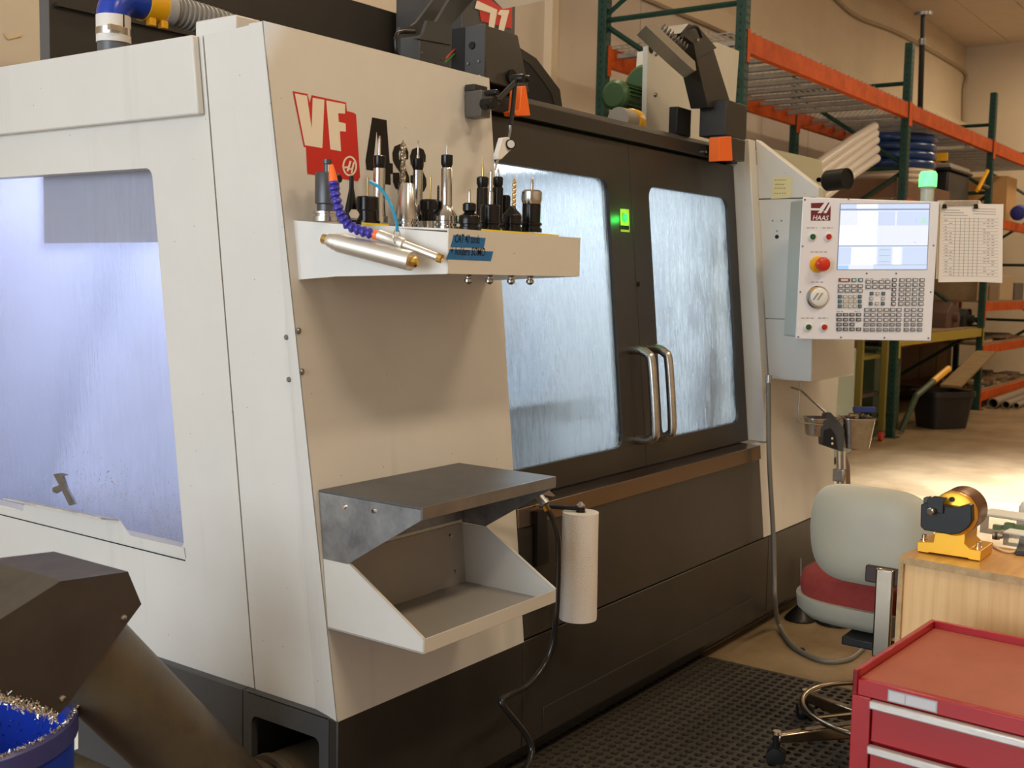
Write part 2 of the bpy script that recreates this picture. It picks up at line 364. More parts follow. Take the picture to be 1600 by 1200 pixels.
# front-left leaning panel (its lower left corner flares out to the base corner)
m = MB(); zs = [ZB - 0.003 + (ZT - ZB + 0.003) * i / 14 for i in range(15)]; rows = []
for z in zs:
    s = (ZT - z) / (ZT - ZB); xl = SXf(z)
    rows.append([Vector((xl, FY(z) + 0.086 * s, z)), Vector((xl - 0.02 * s, FY(z), z))] + [Vector((xl - 0.02 * s + (XP - xl + 0.02 * s) * t, FY(z), z)) for t in (0.12, 0.3, 0.5, 0.75, 1.0)])
grid = rows
m.sheet(grid, (0, 0.004, 0))
fp = m.build('front_panel', M_WHITE, mc, smooth=0)
fp.data.shade_smooth()
fn = Vector((0, -1, KL)).normalized()
fp.data.normals_split_custom_set([tuple(fn) if abs(p.normal.dot(fn)) > 0.5 or p.normal.x < -0.3 else tuple(p.normal) for p in fp.data.polygons for _ in p.loop_indices])
MB().bx(SXf(ZT) + 0.004, XP, FY(ZT) + 0.005, FY(ZT) + 0.05, ZT - 0.02, ZT).build('front_panel_return', M_WHITE, mc)
bo = MB().lathe([(0.007, 0), (0.007, 0.003), (0.004, 0.006)], (0, 0, 0), (0, -1, 0), 10).mesh('panel_bolt'); bo.materials.append(M_STEELD)
for p in ((466, 517), (471, 581)): inst('panel_bolt', bo, PF(*p, 0.001), mc)
bo2 = MB().lathe([(0.006, 0), (0.006, 0.003), (0.004, 0.005)], (0, 0, 0), (-1, 0, 0), 10).mesh('panel_bolt'); bo2.materials.append(M_STEELD)
for p in ((448, 527), (452, 593)): inst('panel_bolt', bo2, PS(*p, 0.001), mc)
# left side: corner column, framed window panel, top rail
KS = 0.036
def S3(yy, z, off=0.0): return Vector((SXf(z) - off, yy + KS * (z - ZB), z))
ZS0, ZS1 = 0.404, 1.925
col = [Vector((SXf(z), FY(z) + 0.086 * (ZT - z) / (ZT - ZB) + 0.0, z)) for z in (ZS0, ZT)]
yse = 0.296
m = MB(); m.prism([col[0], col[1], S3(0.15, ZS1 + 0.005), S3(yse - 0.0025, ZS1), S3(yse - 0.0025, ZS0)], (0.012, 0, 0)).build('corner_column', M_WHITE, mc, smooth=0)
win = rrect(0.519, 1.62, 0.712, 1.643, 0.022)
framed(MB(), (yse + 0.0025, 1.85, ZS0, ZS1), win, lambda y, z: S3(y, z), (0.042, 0, 0)).build('side_panel', M_WHITE, mc, smooth=0)
a, b_, c_, d_ = S3(1.66, 0.68), S3(0.49, 0.68), S3(0.49, 1.68), S3(1.66, 1.68)
MB().prism([p + Vector((0.044, 0, 0)) for p in (a, b_, c_, d_)], (0.006, 0, 0)).build('side_window', M_WINS, mc, smooth=0)
MB().prism([S3(0.310, 1.752, 0.02), S3(1.85, 1.752, 0.02), S3(1.85, ZS1, 0.02), S3(0.310, ZS1, 0.02)], (0.019, 0, 0)).build('top_rail', M_WHITE, mc, 0.004)
MB().prism([S3(0.519, 0.682, 0.0012), S3(1.85, 0.682, 0.0012), S3(1.85, 0.685, 0.0012), S3(0.519, 0.685, 0.0012)], (0.002, 0, 0)).build('panel_joint', M_BLACKM, mc, smooth=0)
q = [PS(*p, 0.003) for p in ((-60, 786), (36, 799), (38, 788), (186, 812), (203, 837), (287, 856), (288, 868), (-60, 790))]
q[-1] = S3(1.62, 0.69, 0.003); q[-2] = S3(0.515, 0.69, 0.003)
MB().prism(q, (0.002, 0, 0)).build('window_ledge', M_WHITE, mc, smooth=0)
# bent lip of the ledge and the hook standing on it
lip = [PS(32, 783, 0.004), PS(186, 814, 0.004)]
MB().prism([lip[0], lip[1], lip[1] + Vector((-0.05, 0.004, 0.012)), lip[0] + Vector((-0.05, 0.004, 0.012))], (0, 0, 0.004)).build('ledge_lip', mat('bare_lip', (0.62, 0.58, 0.50), 0.5, 0, 0.35, 25), mc)
hk = [PS(*p, 0.03) for p in ((83, 741), (95, 739), (105, 742), (98, 744), (104, 762), (118, 788), (108, 790), (96, 766), (88, 771), (82, 768), (82, 762), (92, 758))]
MB().prism(hk, (0.006, 0, 0)).build('hook_clip', M_STEELD, mc, smooth=0)
# capped post behind the corner
pc = H(368, 22, 'y', 0.30); yl = H(305, 32, 'x', pc.x).y; xr = H(408, 32, 'y', 0.30).x
MB().bx(pc.x, xr, 0.30, yl, 1.90, pc.z).build('corner_post', M_WHITE, mc, 0.004)
# sill, lower panel
MB().prism([F3(XP + 0.002, 0.408), F3(XP + 0.002, 0.742), F3(XP + 0.002, 0.742, -0.03), F3(XP + 0.002, 0.408, -0.03)], (XR - XP - 0.002, 0, 0)).build('lower_panel', M_DARK, mc, 0.002)
M_SILL = mat('sill_steel', (0.30, 0.22, 0.16), 0.24, 1.0)
MB().prism([F3(XP + 0.002, 0.715, 0.007), F3(XP + 0.002, 0.768, 0.007), (XP + 0.002, FY(0.77) + 0.09, 0.772), (XP + 0.002, FY(0.77) + 0.09, 0.715)], (XR - XP, 0, 0)).build('door_sill', M_SILL, mc, 0.002)
# sliding doors
XS = 1.582
def D3(x, z): return F3(x, z, -REC)
for (x0, x1, wx0, wx1, dx, bolts) in ((0.45, XS - 0.0015, 0.60, 1.435, -1, 0), (XS + 0.0015, 2.405, 1.705, 2.335, 1, 0)):
    m = MB(); framed(m, (x0, x1, 0.774, 1.852), rrect(wx0, wx1, 0.853, 1.722, 0.042), D3, (0, 0.03, 0))
    dr = m.build('sliding_door', M_DARK, mc, 0.0015, smooth=0)
    pane = rrect(wx0 - 0.012, wx1 + 0.012, 0.841, 1.734, 0.042)
    MB().prism([D3(x, z) + Vector((0, 0.012, 0)) for x, z in pane], (0, 0.006, 0)).build('window', M_WIN, dr, smooth=0)
    # D handle
    hx = XS - 0.062 if dx < 0 else XS + 0.058
    z0, z1 = 0.868, 1.168; pts = []
    for (pz, po) in ((z0, 0.0), (z0, 0.035), (z0 + 0.012, 0.062), (z0 + 0.045, 0.075), (z1 - 0.045, 0.075), (z1 - 0.012, 0.062), (z1, 0.035), (z1, 0.0)):
        pts.append(D3(hx, pz) + Vector((0, -po, 0)))
    MB().tube(bez(pts, 6), 0.0155, 14).build('handle', M_STEEL, dr, smooth=60)
    if dx < 0:
        p = D3(XS - 0.004, 1.42)
MB().lathe([(0.009, 0), (0.009, 0.006), (0.004, 0.008)], PF(997, 444, -REC), (0, -1, 0), 10).build('door_bolt', M_BLACK, mc)
# interlock label; its green glow is added for the beacon's reflection
lb = [PF(*p, -REC + 0.002) for p in ((969, 326), (983, 327), (984, 363), (970, 362))]
lab = MB().prism(lb, (0, 0.0015, 0)).build('interlock_label', mat('gold_label', (0.55, 0.38, 0.08), 0.4), mc, smooth=0)
ic = PF(976, 340, -REC + 0.004)
MB().lathe([(0.014, 0), (0.014, 0.004), (0.008, 0.008)], ic, (0, -1, 0), 14).build('indicator', mat('beacon_reflection_glow', (0.02, 0.5, 0.08), 0.3, emit=(0.03, 1.0, 0.12), estr=1.5), lab)  # glowing disc stands in for the beacon's reflection, no lamp here
lb = [PF(*p, -REC + 0.003) for p in ((970, 352), (983, 353), (983, 359), (970, 358))]
MB().prism(lb, (0, 0.0008, 0)).build('printed_line', M_INK, lab, smooth=0)
gl = bpy.data.lights.new('added_glow_light', 'POINT'); gl.energy = 0.22; gl.color = (0.05, 1.0, 0.12); gl.shadow_soft_size = 0.01  # point light added to spread the green glow over the door
go = bpy.data.objects.new('added_glow_light', gl); COL.objects.link(go); go.location = ic + Vector((0, -0.03, 0))
# header above the doors
m = MB(); x0, x1 = XP - 0.05, 2.41
m.prism([(x0, FY(1.86) + 0.055, 1.862), (x0, FY(1.9) + 0.05, 1.905), (x0, FY(1.9) + 0.10, 1.932), (x0, FY(1.9) + 0.25, 1.935), (x0, FY(1.9) + 0.25, 1.862)], (x1 - x0, 0, 0)).build('door_header', M_DARK, mc, 0.002)
MB().bx(0.45, 2.41, FY(1.85) + REC + 0.033, FY(1.85) + REC + 0.07, 1.79, 1.903).build('leak_blocker', M_DARK, mc)  # unseen box added to stop chamber light leaking above the doors
MB().bx(0.03, 2.42, 0.40, 1.95, 1.905, 1.93).build('roof_cover', M_DARK, mc)
# right front: reveal, stile, lower apron
MB().prism([F3(2.41, 0.774), F3(2.41, ZT + 0.02), F3(2.41, ZT + 0.02, -0.2), F3(2.41, 0.774, -0.2)], (0.06, 0, 0)).build('right_stile', M_WHITE, mc, 0.003)
q = [F3(XR + 0.003, 0.408), F3(XR + 0.003, 0.77), F3(2.472, 0.77), F3(2.472, 1.3), PF(1312, 560), PF(1303, 700), Vector((3.12, 0, 0.408))]
MB().prism(q, (0, 0.03, 0)).build('right_apron', M_WHITE, mc, smooth=0)
MB().bx(2.48, 2.95, 0.30, 1.9, 0.41, 1.90).build('right_body', M_WHITE, mc, smooth=0)
# control arm box
XA = 2.47
prof = [PV for PV in (H(1182, 217, 'x', XA), H(1279, 293, 'x', XA), H(1268, 597, 'x', XA), H(1190, 595, 'x', XA))]
prof[3] = Vector((XA, FY(1.0), prof[2].z)); prof[0].y = FY(1.95) - 0.0
zsp = H(1262, 500, 'x', XA).z; wid = H(1335, 575, 'y', prof[2].y).x - XA
MB().prism([prof[0], prof[1], Vector((XA, prof[1].y, zsp)), Vector((XA, FY(zsp), zsp))], (0.055, 0, 0)).build('control_arm_plate', M_WHITE, mc, 0.004)
MB().prism([Vector((XA, FY(zsp), zsp - 0.001)), Vector((XA, prof[1].y, zsp - 0.001)), prof[2], prof[3]], (wid, 0, 0)).build('control_arm_box', M_WHITE, mc, 0.004)
jz = H(1230, 310, 'x', XA).z
MB().bx(XA - 0.0008, XA + 0.001, -0.10, FY(jz) - 0.002, jz - 0.002, jz + 0.002).build('panel_joint', M_BLACKM, mc)
for p in ((1207, 345), (1221, 345), (1214, 361)): MB().lathe([(0.004, 0), (0.003, 0.003)], H(*p, 'x', XA), (-1, 0, 0), 8).build('rivet', M_STEELD, mc)
MB().lathe([(0.008, 0), (0.008, 0.002)], H(1214, 370, 'x', XA), (-1, 0, 0), 12).build('plug_hole', M_BLACKM, mc)
q = [H(*p, 'y', 0.35) for p in ((1208, 233), (1283, 250), (1290, 300), (1290, 420), (1208, 420))]
MB().prism(q, (0, 0.5, 0)).build('rear_cabinet', mat('pale_green_paint', (0.52, 0.53, 0.40), 0.5), mc, smooth=0)
# dark rear enclosure
yd = 2.0; xl = H(78, 60, 'y', yd).x; zt = H(550, 0, 'y', yd).z; dl = H(63, 60, 'x', xl).y - yd
MB().prism([(xl, yd, 1.93), (xl, yd, zt - 0.02), (xl + 0.03, yd, zt), (2.75, yd, zt), (2.75, yd, 1.93)], (0, dl, 0)).build('rear_enclosure', M_DARK, mc, smooth=0)
M_RE = mat('rear_side_lit_tone', (0.11, 0.112, 0.115), 0.45)  # lighter grey: daylight on the enclosure's left side put into the colour
MB().bx(xl - 0.002, xl - 0.0005, yd, yd + dl, 1.93, zt - 0.03).build('rear_lit_side', M_RE, mc)
zl = H(120, 15, 'y', yd).z
MB().bx(xl + 0.02, 2.7, yd - 0.02, yd, zl - 0.006, zl + 0.006).build('rear_rib', M_DARK, mc)
# spindle column cover with the red emblem sign
yc = 1.55; cx0 = H(722, 30, 'y', yc).x; cx1 = H(805, 30, 'y', yc).x
cc = MB().bx(cx0, cx1, yc, yc + 0.4, 1.93, 2.95).build('column_cover', M_DARKG, mc, 0.004)
def pl(pts, y, m, name, par, th=0.002): return MB().prism([H(*p, 'y', y) for p in pts], (0, th, 0)).build(name, m, par, smooth=0)
pl([(745, -10), (800, -5), (800, 45), (752, 33)], yc - 0.003, M_RED, 'emblem_ground', cc)
z5 = lambda *pts: [(600 + u / 5.333, v / 5.333) for u, v in pts]
pl(z5((778, 5), (760, 70), (888, 108), (872, 240), (915, 250), (945, 82)), yc - 0.006, M_CREAM, 'emblem_stroke', cc)
pl(z5((950, 118), (972, 82), (1045, 84), (1000, 260), (955, 250), (982, 132)), yc - 0.006, M_CREAM, 'emblem_stroke', cc)
# curved black cable-track cover behind the lamp driver
q = [H(*p, 'y', 0.55) for p in ((812, 77), (836, 92), (862, 124), (872, 138), (877, 168), (868, 215), (806, 215), (806, 100))]
MB().prism(q, (0, 0.14, 0)).build('track_cover', M_BLACKM, mc, smooth=0)
q = [H(*p, 'y', 0.548) for p in ((813, 75), (838, 91), (865, 127), (875, 140), (879, 170), (868, 170), (862, 146), (850, 128), (828, 100), (813, 90))]
MB().prism(q, (0, 0.15, 0)).build('track_cover_rim', M_DARK, mc, smooth=0)
# chamber interior
ch = MB()
ch.bx(0.05, 2.42, 1.55, 1.57, 0.45, 1.9).bx(2.40, 2.42, 0.3, 1.55, 0.45, 1.9).bx(0.05, 2.42, 0.16, 1.57, 0.45, 0.47).bx(0.03, 2.42, 0.28, 1.57, 1.885, 1.9)
ch.build('chamber_lining', M_CHAM, mc, smooth=0)
m = MB().bx(0.75, 1.95, 0.55, 1.0, 0.86, 0.95); m.bx(0.9, 1.8, 0.62, 0.9, 0.60, 0.86)
M_IRON = mat('grey_iron', (0.24, 0.26, 0.29), 0.4, 0.5)
m.build('work_table', M_IRON, mc, 0.004)
MB().bx(1.05, 1.40, 0.75, 1.5, 1.30, 1.88).build('spindle_head', M_CHAM, mc, 0.02)
MB().lathe([(0.09, 0), (0.09, -0.09), (0.06, -0.12), (0.03, -0.20)], (1.22, 0.87, 1.30), (0, 0, 1), 20).build('spindle_nose', M_IRON, mc)
MB().lathe([(0.08, 0), (0.08, 0.1)], (0.93, 0.42, 1.32), (0, -1, 0), 20).build('chamber_hose_reel', mat('red_reel', (0.4, 0.05, 0.04), 0.4), mc)
MB().tube(bez([(1.15, 0.8, 1.5), (1.05, 0.62, 1.25), (1.0, 0.6, 1.0)], 8), 0.02, 8).build('coolant_pipe', M_IRON, mc)
q = [PS(*p, -0.058) for p in ((68, 230), (256, 230), (262, 378), (70, 380))]
MB().prism(q, (0.01, 0, 0)).build('chamber_baffle', mat('baffle_grey', (0.50, 0.51, 0.49), 0.5), mc, smooth=0)
MB().prism([(0.20, 0.2, 0.48), (0.70, 0.2, 1.88), (0.70, 1.54, 1.88), (0.20, 1.54, 0.48)], (0.01, 0, 0)).build('added_partition', M_CHAM, mc, smooth=0)  # inner panel added, leant so the fill light evens out down it
# chips stuck at the bottom of the side window
random.seed(3); m = MB()
for i in range(800):
    u = random.random(); px_ = 5 + 278 * math.sqrt(u); top = 856 - abs(random.gauss(0, 1)) * 42
    if px_ < 200 and top > 795 + (px_ * 0.2): top = 785 - abs(random.gauss(0, 30))
    p = PS(px_, min(top, 848), -0.0425); a = random.random() * 6.28; l = random.uniform(0.002, 0.008)
    m.cb(p, (0.001, l, 0.0012), Euler((a, 0, 0)).to_matrix())
m.build('window_chips', mat('aluminium_chip', (0.8, 0.8, 0.82), 0.25, 0.9), mc, smooth=0, kind='stuff')

# ---- decal on the front panel
dc = fp   # lettering is printed on the front panel
def zd(u, v): return (440 + u / 6.154, 130 + v / 6.154)
def dec(pts, m, name, off): return MB().prism([PF(*zd(*p), off) for p in pts], (0, 0.0004, 0)).build(name, m, dc, smooth=0)
dec([(107, 76), (250, 104), (272, 190), (290, 115), (620, 185), (628, 268), (690, 283), (716, 300), (755, 900), (735, 942), (250, 872), (246, 830), (236, 615), (215, 612)], M_RED, 'red_ground', 0.0010)
dec([(128, 98), (244, 120), (290, 440), (300, 140), (412, 160), (392, 624), (225, 596)], M_CREAM, 'letter_v', 0.0018)
dec([(430, 166), (612, 200), (610, 294), (545, 288), (550, 372), (616, 386), (618, 466), (560, 462), (572, 655), (470, 636)], M_CREAM, 'letter_f', 0.0018)
def ring(cx, cy, rx, ry, w, off, m, name):
    pts = []; N = 28
    P = [PF(*zd(cx + rx * math.cos(a), cy + ry * math.sin(a)), off) for a in [2 * math.pi * i / N for i in range(N)]]
    Q = [PF(*zd(cx + (rx - w) * math.cos(a), cy + (ry - w) * math.sin(a)), off) for a in [2 * math.pi * i / N for i in range(N)]]
    return MB().add(P + Q, [(i, (i + 1) % N, N + (i + 1) % N, N + i) for i in range(N)]).build(name, m, dc, smooth=0)
ring(655, 797, 70, 98, 17, 0.0018, M_CREAM, 'emblem_ring')
dec([(578, 800), (640, 800), (655, 745), (672, 750), (655, 815), (600, 820)], M_CREAM, 'emblem_bar', 0.0018)
dec([(625, 845), (648, 770), (662, 775), (652, 815), (672, 820), (690, 755), (704, 760), (680, 868), (664, 864), (672, 835), (652, 830), (640, 850)], M_CREAM, 'emblem_letter', 0.0019)
dec([(872, 328), (1010, 355), (1040, 768), (1070, 772), (1070, 872), (1046, 872), (1050, 978), (960, 965), (955, 850), (818, 832), (808, 745)], M_INK, 'digit_4', 0.0010)
dec([(914, 470), (946, 750), (886, 742)], M_WHITE, 'digit_4_counter', 0.0016)
def strip(path, w, name):
    P = []; Q = []
    for i, p in enumerate(path):
        a = path[max(i - 1, 0)]; b = path[min(i + 1, len(path) - 1)]; dx, dy = b[0] - a[0], b[1] - a[1]; l = math.hypot(dx, dy)
        P.append((p[0] - dy / l * w, p[1] + dx / l * w)); Q.append((p[0] + dy / l * w, p[1] - dx / l * w))
    n_ = len(path); V = [PF(*zd(*p), 0.001) for p in P] + [PF(*zd(*p), 0.001) for p in Q]
    return MB().add(V, [(i, i + 1, n_ + i + 1, n_ + i) for i in range(n_ - 1)]).build(name, M_INK, dc, smooth=0)
def sletter(ox, oy, k): return [(ox + a * k, oy + b * k) for a, b in ((125, 150), (128, 90), (112, 48), (80, 34), (48, 46), (34, 95), (40, 160), (70, 215), (105, 262), (132, 320), (136, 375), (118, 420), (88, 430), (58, 412), (42, 365), (40, 280))]
strip(sletter(1062, 580, 1.0), 31, 'letter_s'); strip(sletter(1232, 610, 0.98), 30, 'letter_s')

# ================================================================== ON TOP OF THE MACHINE
# duct elbow and hose
t = thing('duct_elbow', H(178, 85, 'y', 1.0), 'blue plastic duct elbow with white coupling standing on the machine roof', 'duct')
Y = 1.0
def R_(px, dy=Y): return px * (H(178, 60, 'y', dy) - CAM).dot(ROT @ Vector((0, 0, -1))) / FPX
r = R_(25.5); cb = H(178, 85, 'y', Y); cm = H(178, 68, 'y', Y); ct = H(178, 26, 'y', Y); X0 = cb.x
MB().tube([(X0, Y, 1.9305), (X0, Y, cm.z + 0.005)], r * 0.96, 24).build('pipe', mat('grey_pipe', (0.10, 0.11, 0.12), 0.35), t)
cp_ = MB().tube([(X0, Y, cm.z), (X0, Y, ct.z)], r * 1.03, 24).build('coupling', mat('white_rubber', (0.75, 0.72, 0.67), 0.5), t)
zb_ = H(178, 51, 'y', Y).z
MB().lathe([(r * 1.045, -0.009), (r * 1.045, 0.009)], (X0, Y, zb_), (0, 0, 1), 24).build('clamp_band', M_STEEL, cp_)
MB().cb((X0 - 0.03, Y - r * 1.06, zb_ + 0.002), (0.035, 0.014, 0.014)).build('clamp_screw', M_CHROME, cp_)
MB().bx(X0 - 0.002, X0 + 0.002, Y - r * 1.04, Y - r * 1.0, zb_ + 0.01, ct.z).build('coupling_slit', M_BLACKM, cp_)
zh = H(235, 8, 'y', Y).z; R0 = zh - ct.z
el = [(X0, Y, ct.z - 0.004)] + [(X0 + R0 * (1 - math.cos(a)), Y, ct.z + R0 * math.sin(a)) for a in [math.pi / 2 * i / 8 for i in range(9)]]
xq = H(222, 10, 'y', Y).x
MB().tube(el + [(xq, Y, zh)], r * 1.0, 24).build('elbow', mat('blue_plastic', (0.012, 0.05, 0.42), 0.25), t, smooth=60)
x1 = H(250, 12, 'y', Y).x
M_YEL = mat('yellow_plastic', (0.85, 0.44, 0.01), 0.35)
yc_ = MB().lathe([(r * 1.1, 0), (r * 1.1, x1 - xq)], (xq, Y, zh), (1, 0, 0), 24).build('lock_collar', M_YEL, t)
for dx_ in (0.005, 0.045): MB().cb((xq + dx_ + 0.01, Y - 0.02, zh - r * 1.15), (0.022, 0.02, 0.022)).build('collar_lug', M_YEL, yc_, 0.003)
x2 = H(264, 14, 'y', Y).x
MB().lathe([(r * 1.13, 0), (r * 1.13, x2 - x1)], (x1, Y, zh), (1, 0, 0), 24).build('hose_cuff', mat('grey_plastic', (0.42, 0.43, 0.45), 0.4), t)
hose = thing('vent_hose', (x2, Y, zh), 'grey ribbed flexible hose running off the blue duct elbow', 'hose')
path = bez([(x2, Y, zh), (x2 + 0.25, Y, zh - 0.02), (x2 + 0.55, Y + 0.05, zh - 0.10), (x2 + 0.8, Y + 0.2, 1.99)], 60)
rr = [r * (1.02 if (i // 2) % 2 else 0.90) for i in range(len(path))]
MB().tube(path, rr, 20).build('ribbed_tube', mat('hose_grey', (0.27, 0.27, 0.27), 0.45), hose, smooth=20)

# left enclosure lamp: mount, arm and head
def bxp(name, m, par, x0, x1, y0, y1, z0, z1, bev=0.003): return MB().bx(x0, x1, y0, y1, z0, z1).build(name, m, par, bev)
ya = 0.45; ax0 = H(655, 95, 'y', ya).x; ax1 = H(708, 100, 'y', ya).x; az1 = H(655, 55, 'y', ya).z; ayl = H(625, 60, 'x', ax0).y
la = thing('enclosure_lamp', (ax0, ya, 1.93), 'charcoal swing-arm enclosure lamp beside the open-sided driver box', 'lamp', )
bxp('mount_box', M_DARKG, la, ax0, ax1, ya, ayl, 1.931, az1)
def slabp(pts, y, th, name, m, par): return MB().prism([H(*p, 'y', y) for p in pts], (0, th, 0)).build(name, m, par, 0, 0)
ar = slabp([(619, 60), (626, 42), (644, 40), (652, 34), (700, -30), (720, -30), (680, 30), (650, 60)], ya + 0.12, 0.012, 'arm_plate', M_DARKG, la)
slabp([(650, 60), (660, 58), (668, 32), (682, 34), (720, -30), (765, -30), (705, 40), (705, 70), (695, 68)], ya - 0.004, 0.012, 'arm_plate', M_DARKG, la)
m = MB(); hc = H(812, -8, 'y', ya - 0.05)
q = [H(*p, 'y', ya - 0.1) for p in ((758, -14), (786, 14), (850, 1), (836, -25))]
MB().prism(q, (0.02, 0.05, 0.03)).build('lamp_head', mat('lamp_lens', (0.55, 0.55, 0.52), 0.2), la)
MB().tube(bez([H(648, 50, 'y', ya), H(622, 52, 'y', ya), H(619, 75, 'y', ya), H(624, 92, 'y', ya)], 8), 0.006, 8).build('lamp_cable', M_BLACK, la)
for p in ((659, 83), (689, 92)): MB().lathe([(0.004, 0), (0.003, 0.003)], H(*p, 'y', ya), (0, -1, 0), 8).build('screw', M_STEELD, la)
# driver box
yb_ = 0.2; p0 = H(761, 110, 'y', yb_); bx1 = H(828, 120, 'y', yb_).x; bzt = H(757, 34, 'y', yb_).z; byl = H(720, 60, 'x', p0.x).y
db = thing('lamp_driver_box', (p0.x, yb_, 1.94), 'tall charcoal lamp driver box with wires showing at its open side', 'box')
taper = 0.02
bot = [(p0.x, yb_, 1.937), (bx1, yb_, 1.937), (bx1, byl, 1.937), (p0.x, byl, 1.937)]
top = [(p0.x + 0.0, yb_ + taper, bzt), (bx1 - 0.035, yb_ + taper, bzt), (bx1 - 0.035, byl - 0.01, bzt), (p0.x, byl - 0.01, bzt)]
MB().add(bot + top, [(0, 1, 2, 3), (4, 5, 6, 7), (0, 1, 5, 4), (1, 2, 6, 5), (2, 3, 7, 6), (3, 0, 4, 7)]).build('body', M_DARK, db, 0.004)
yy0, yy1 = yb_ + 0.006, byl - 0.02
MB().bx(p0.x - 0.006, p0.x - 0.001, yy0 + 0.0, yy1, 1.94, bzt - 0.004).build('side_cover', M_DARKG, db, 0.001)
MB().bx(p0.x - 0.003, p0.x, yy1, yy1 + 0.05, 1.94, bzt - 0.004).build('opening', M_BLACKM, db)
for (py, pz, rr_, mm) in ((0.62, 0.62, 0.011, M_BLACK), (0.8, 0.3, 0.004, M_STEELD), (0.25, 0.32, 0.004, M_STEELD), (0.2, 0.03, 0.007, M_CHROME)):
    MB().lathe([(rr_, 0), (rr_ * 0.9, 0.004)], (p0.x - 0.006, yy0 + (yy1 - yy0) * py, 1.945 + (bzt - 1.945) * pz), (-1, 0, 0), 12).build('screw', mm, db)
for k_, (cc_, pts) in enumerate((((0.45, 0.04, 0.03), [(722, 62), (716, 72), (706, 82), (697, 92)]), ((0.05, 0.25, 0.05), [(720, 66), (714, 80), (704, 90), (696, 97)]))):
    MB().tube(bez([H(*p, 'y', byl + 0.02) for p in pts], 6), 0.003, 6).build('wire', mat('wire_%d' % k_, cc_, 0.5), db)
MB().lathe([(0.02, 0), (0.02, 0.008)], H(798, 120, 'y', yb_), (0, -1, 0), 16).build('knockout', M_BLACK, db)
# orange clips
def clip(px, y, lab):
    q = [H(*p, 'y', y) for p in px]
    o = MB().prism(q, (0, 0.04, 0)).build('orange_clip', M_ORANGE, bevel=0.002); return tag(o, lab, 'clip', 'orange door clips')
clip([(815, 135), (822, 134), (829, 181), (806, 181), (804, 174), (812, 172)], 0.135, 'orange plastic clip below the dial indicator arm joint')
clip([(1124, 214), (1143, 213), (1145, 251), (1123, 252)], 0.078, 'orange plastic clip on the lamp box over the right sliding door')
# right enclosure lamp
yr = 0.12; rx0 = H(1133, 240, 'y', yr).x; rx1 = H(1164, 240, 'y', yr).x; rzt = H(1133, 154, 'y', yr).z; rzb = H(1133, 246, 'y', yr).z
ryl = H(1091, 240, 'x', rx0).y
lr = thing('enclosure_lamp', (rx0, yr, rzb), 'charcoal enclosure lamp with finned head bent over the right sliding door', 'lamp')
bxp('mount_box', M_DARK, lr, rx0, rx1, yr, ryl, 1.9375, rzt)
bxp('mount_apron', M_DARK, lr, rx0, rx1, yr, 0.185, rzb, 1.937)
arm = [H(1106, 168, 'y', yr + 0.05), H(1086, 82, 'y', yr + 0.05), H(1115, 76, 'y', yr + 0.05), H(1144, 168, 'y', yr + 0.05)]
MB().prism(arm, (0.0, 0.07, 0)).build('arm', M_DARK, lr, 0.002)
kn = slabp([(1063, 52), (1076, 37), (1095, 46), (1120, 75), (1088, 90), (1084, 68)], yr + 0.03, 0.09, 'elbow_joint', M_DARK, lr)
MB().tube(bez([H(*p, 'y', yr + 0.01) for p in ((1064, 60), (1072, 46), (1088, 42), (1096, 58))], 6), 0.006, 8).build('lamp_cable', M_BLACK, lr)
MB().lathe([(0.007, 0), (0.005, 0.005)], H(1091, 63, 'y', yr + 0.03), (0, -1, 0), 10).build('pivot_screw', M_CHROME, lr)
vd = Vector((0.76, 0.64, 0.02)) * 0.16
hd = MB().prism([H(*p, 'y', yr - 0.02) for p in ((1009, 40), (1024, 38), (1086, 96), (1088, 110), (1084, 110), (1064, 92))], vd).build('lamp_head', mat('lamp_alu', (0.42, 0.40, 0.35), 0.4, 0.6), lr)
fa = H(1036, 43, 'y', yr - 0.02); fb = H(1072, 74, 'y', yr - 0.02)
for i in range(9):
    p = fa.lerp(fb, i / 8); MB().prism([p, p + Vector((0.005, 0, -0.004)), p + Vector((0.017, 0, 0.012)), p + Vector((0.012, 0, 0.016))], vd * 0.9).build('fin', M_STEELD, hd, smooth=0)
MB().bx(H(1057, 220, 'y', 0.255).x, H(1079, 220, 'y', 0.255).x, 0.255, 0.29, 1.9355, 2.035).build('switch_block', M_BLACK, mc, 0.003)
MB().lathe([(0.005, 0), (0.004, 0.004)], H(1104, 237, 'x', rx0 - 0.001), (-1, 0, 0), 10).build('screw', M_CHROME, lr)
# mist collector
ym = 0.45; mx0 = H(1011, 150, 'y', ym).x; mx1 = H(1094, 150, 'y', ym).x; mx2 = H(1156, 150, 'y', ym).x
mi = thing('mist_collector', (mx0, ym, 1.93), 'white plate-sided mist collector with a finned green motor', 'mist collector')
M_MIST = mat('mist_white', (0.62, 0.60, 0.53), 0.45, 0, 0.06, 4)
q = [H(*p, 'y', ym) for p in ((1012, 72), (1033, 69), (1060, 58), (1075, 62), (1094, 92))]; q += [Vector((mx1, ym, 1.936)), Vector((mx0, ym, 1.936))]
fpz = MB().prism(q, (0, 0.02, 0)).build('front_plate', M_MIST, mi)
q = [H(*p, 'y', ym + 0.03) for p in ((1094, 70), (1120, 66), (1155, 80))]; q += [Vector((mx2, ym + 0.03, 1.936)), Vector((mx1, ym + 0.03, 1.936))]
MB().prism(q, (0, 0.3, 0)).build('housing', M_MIST, mi)
for p in ((1025, 84), (1024, 148)): MB().lathe([(0.010, 0), (0.007, 0.006)], H(*p, 'y', ym - 0.001), (0, -1, 0), 10).build('bolt', M_STEEL, fpz)
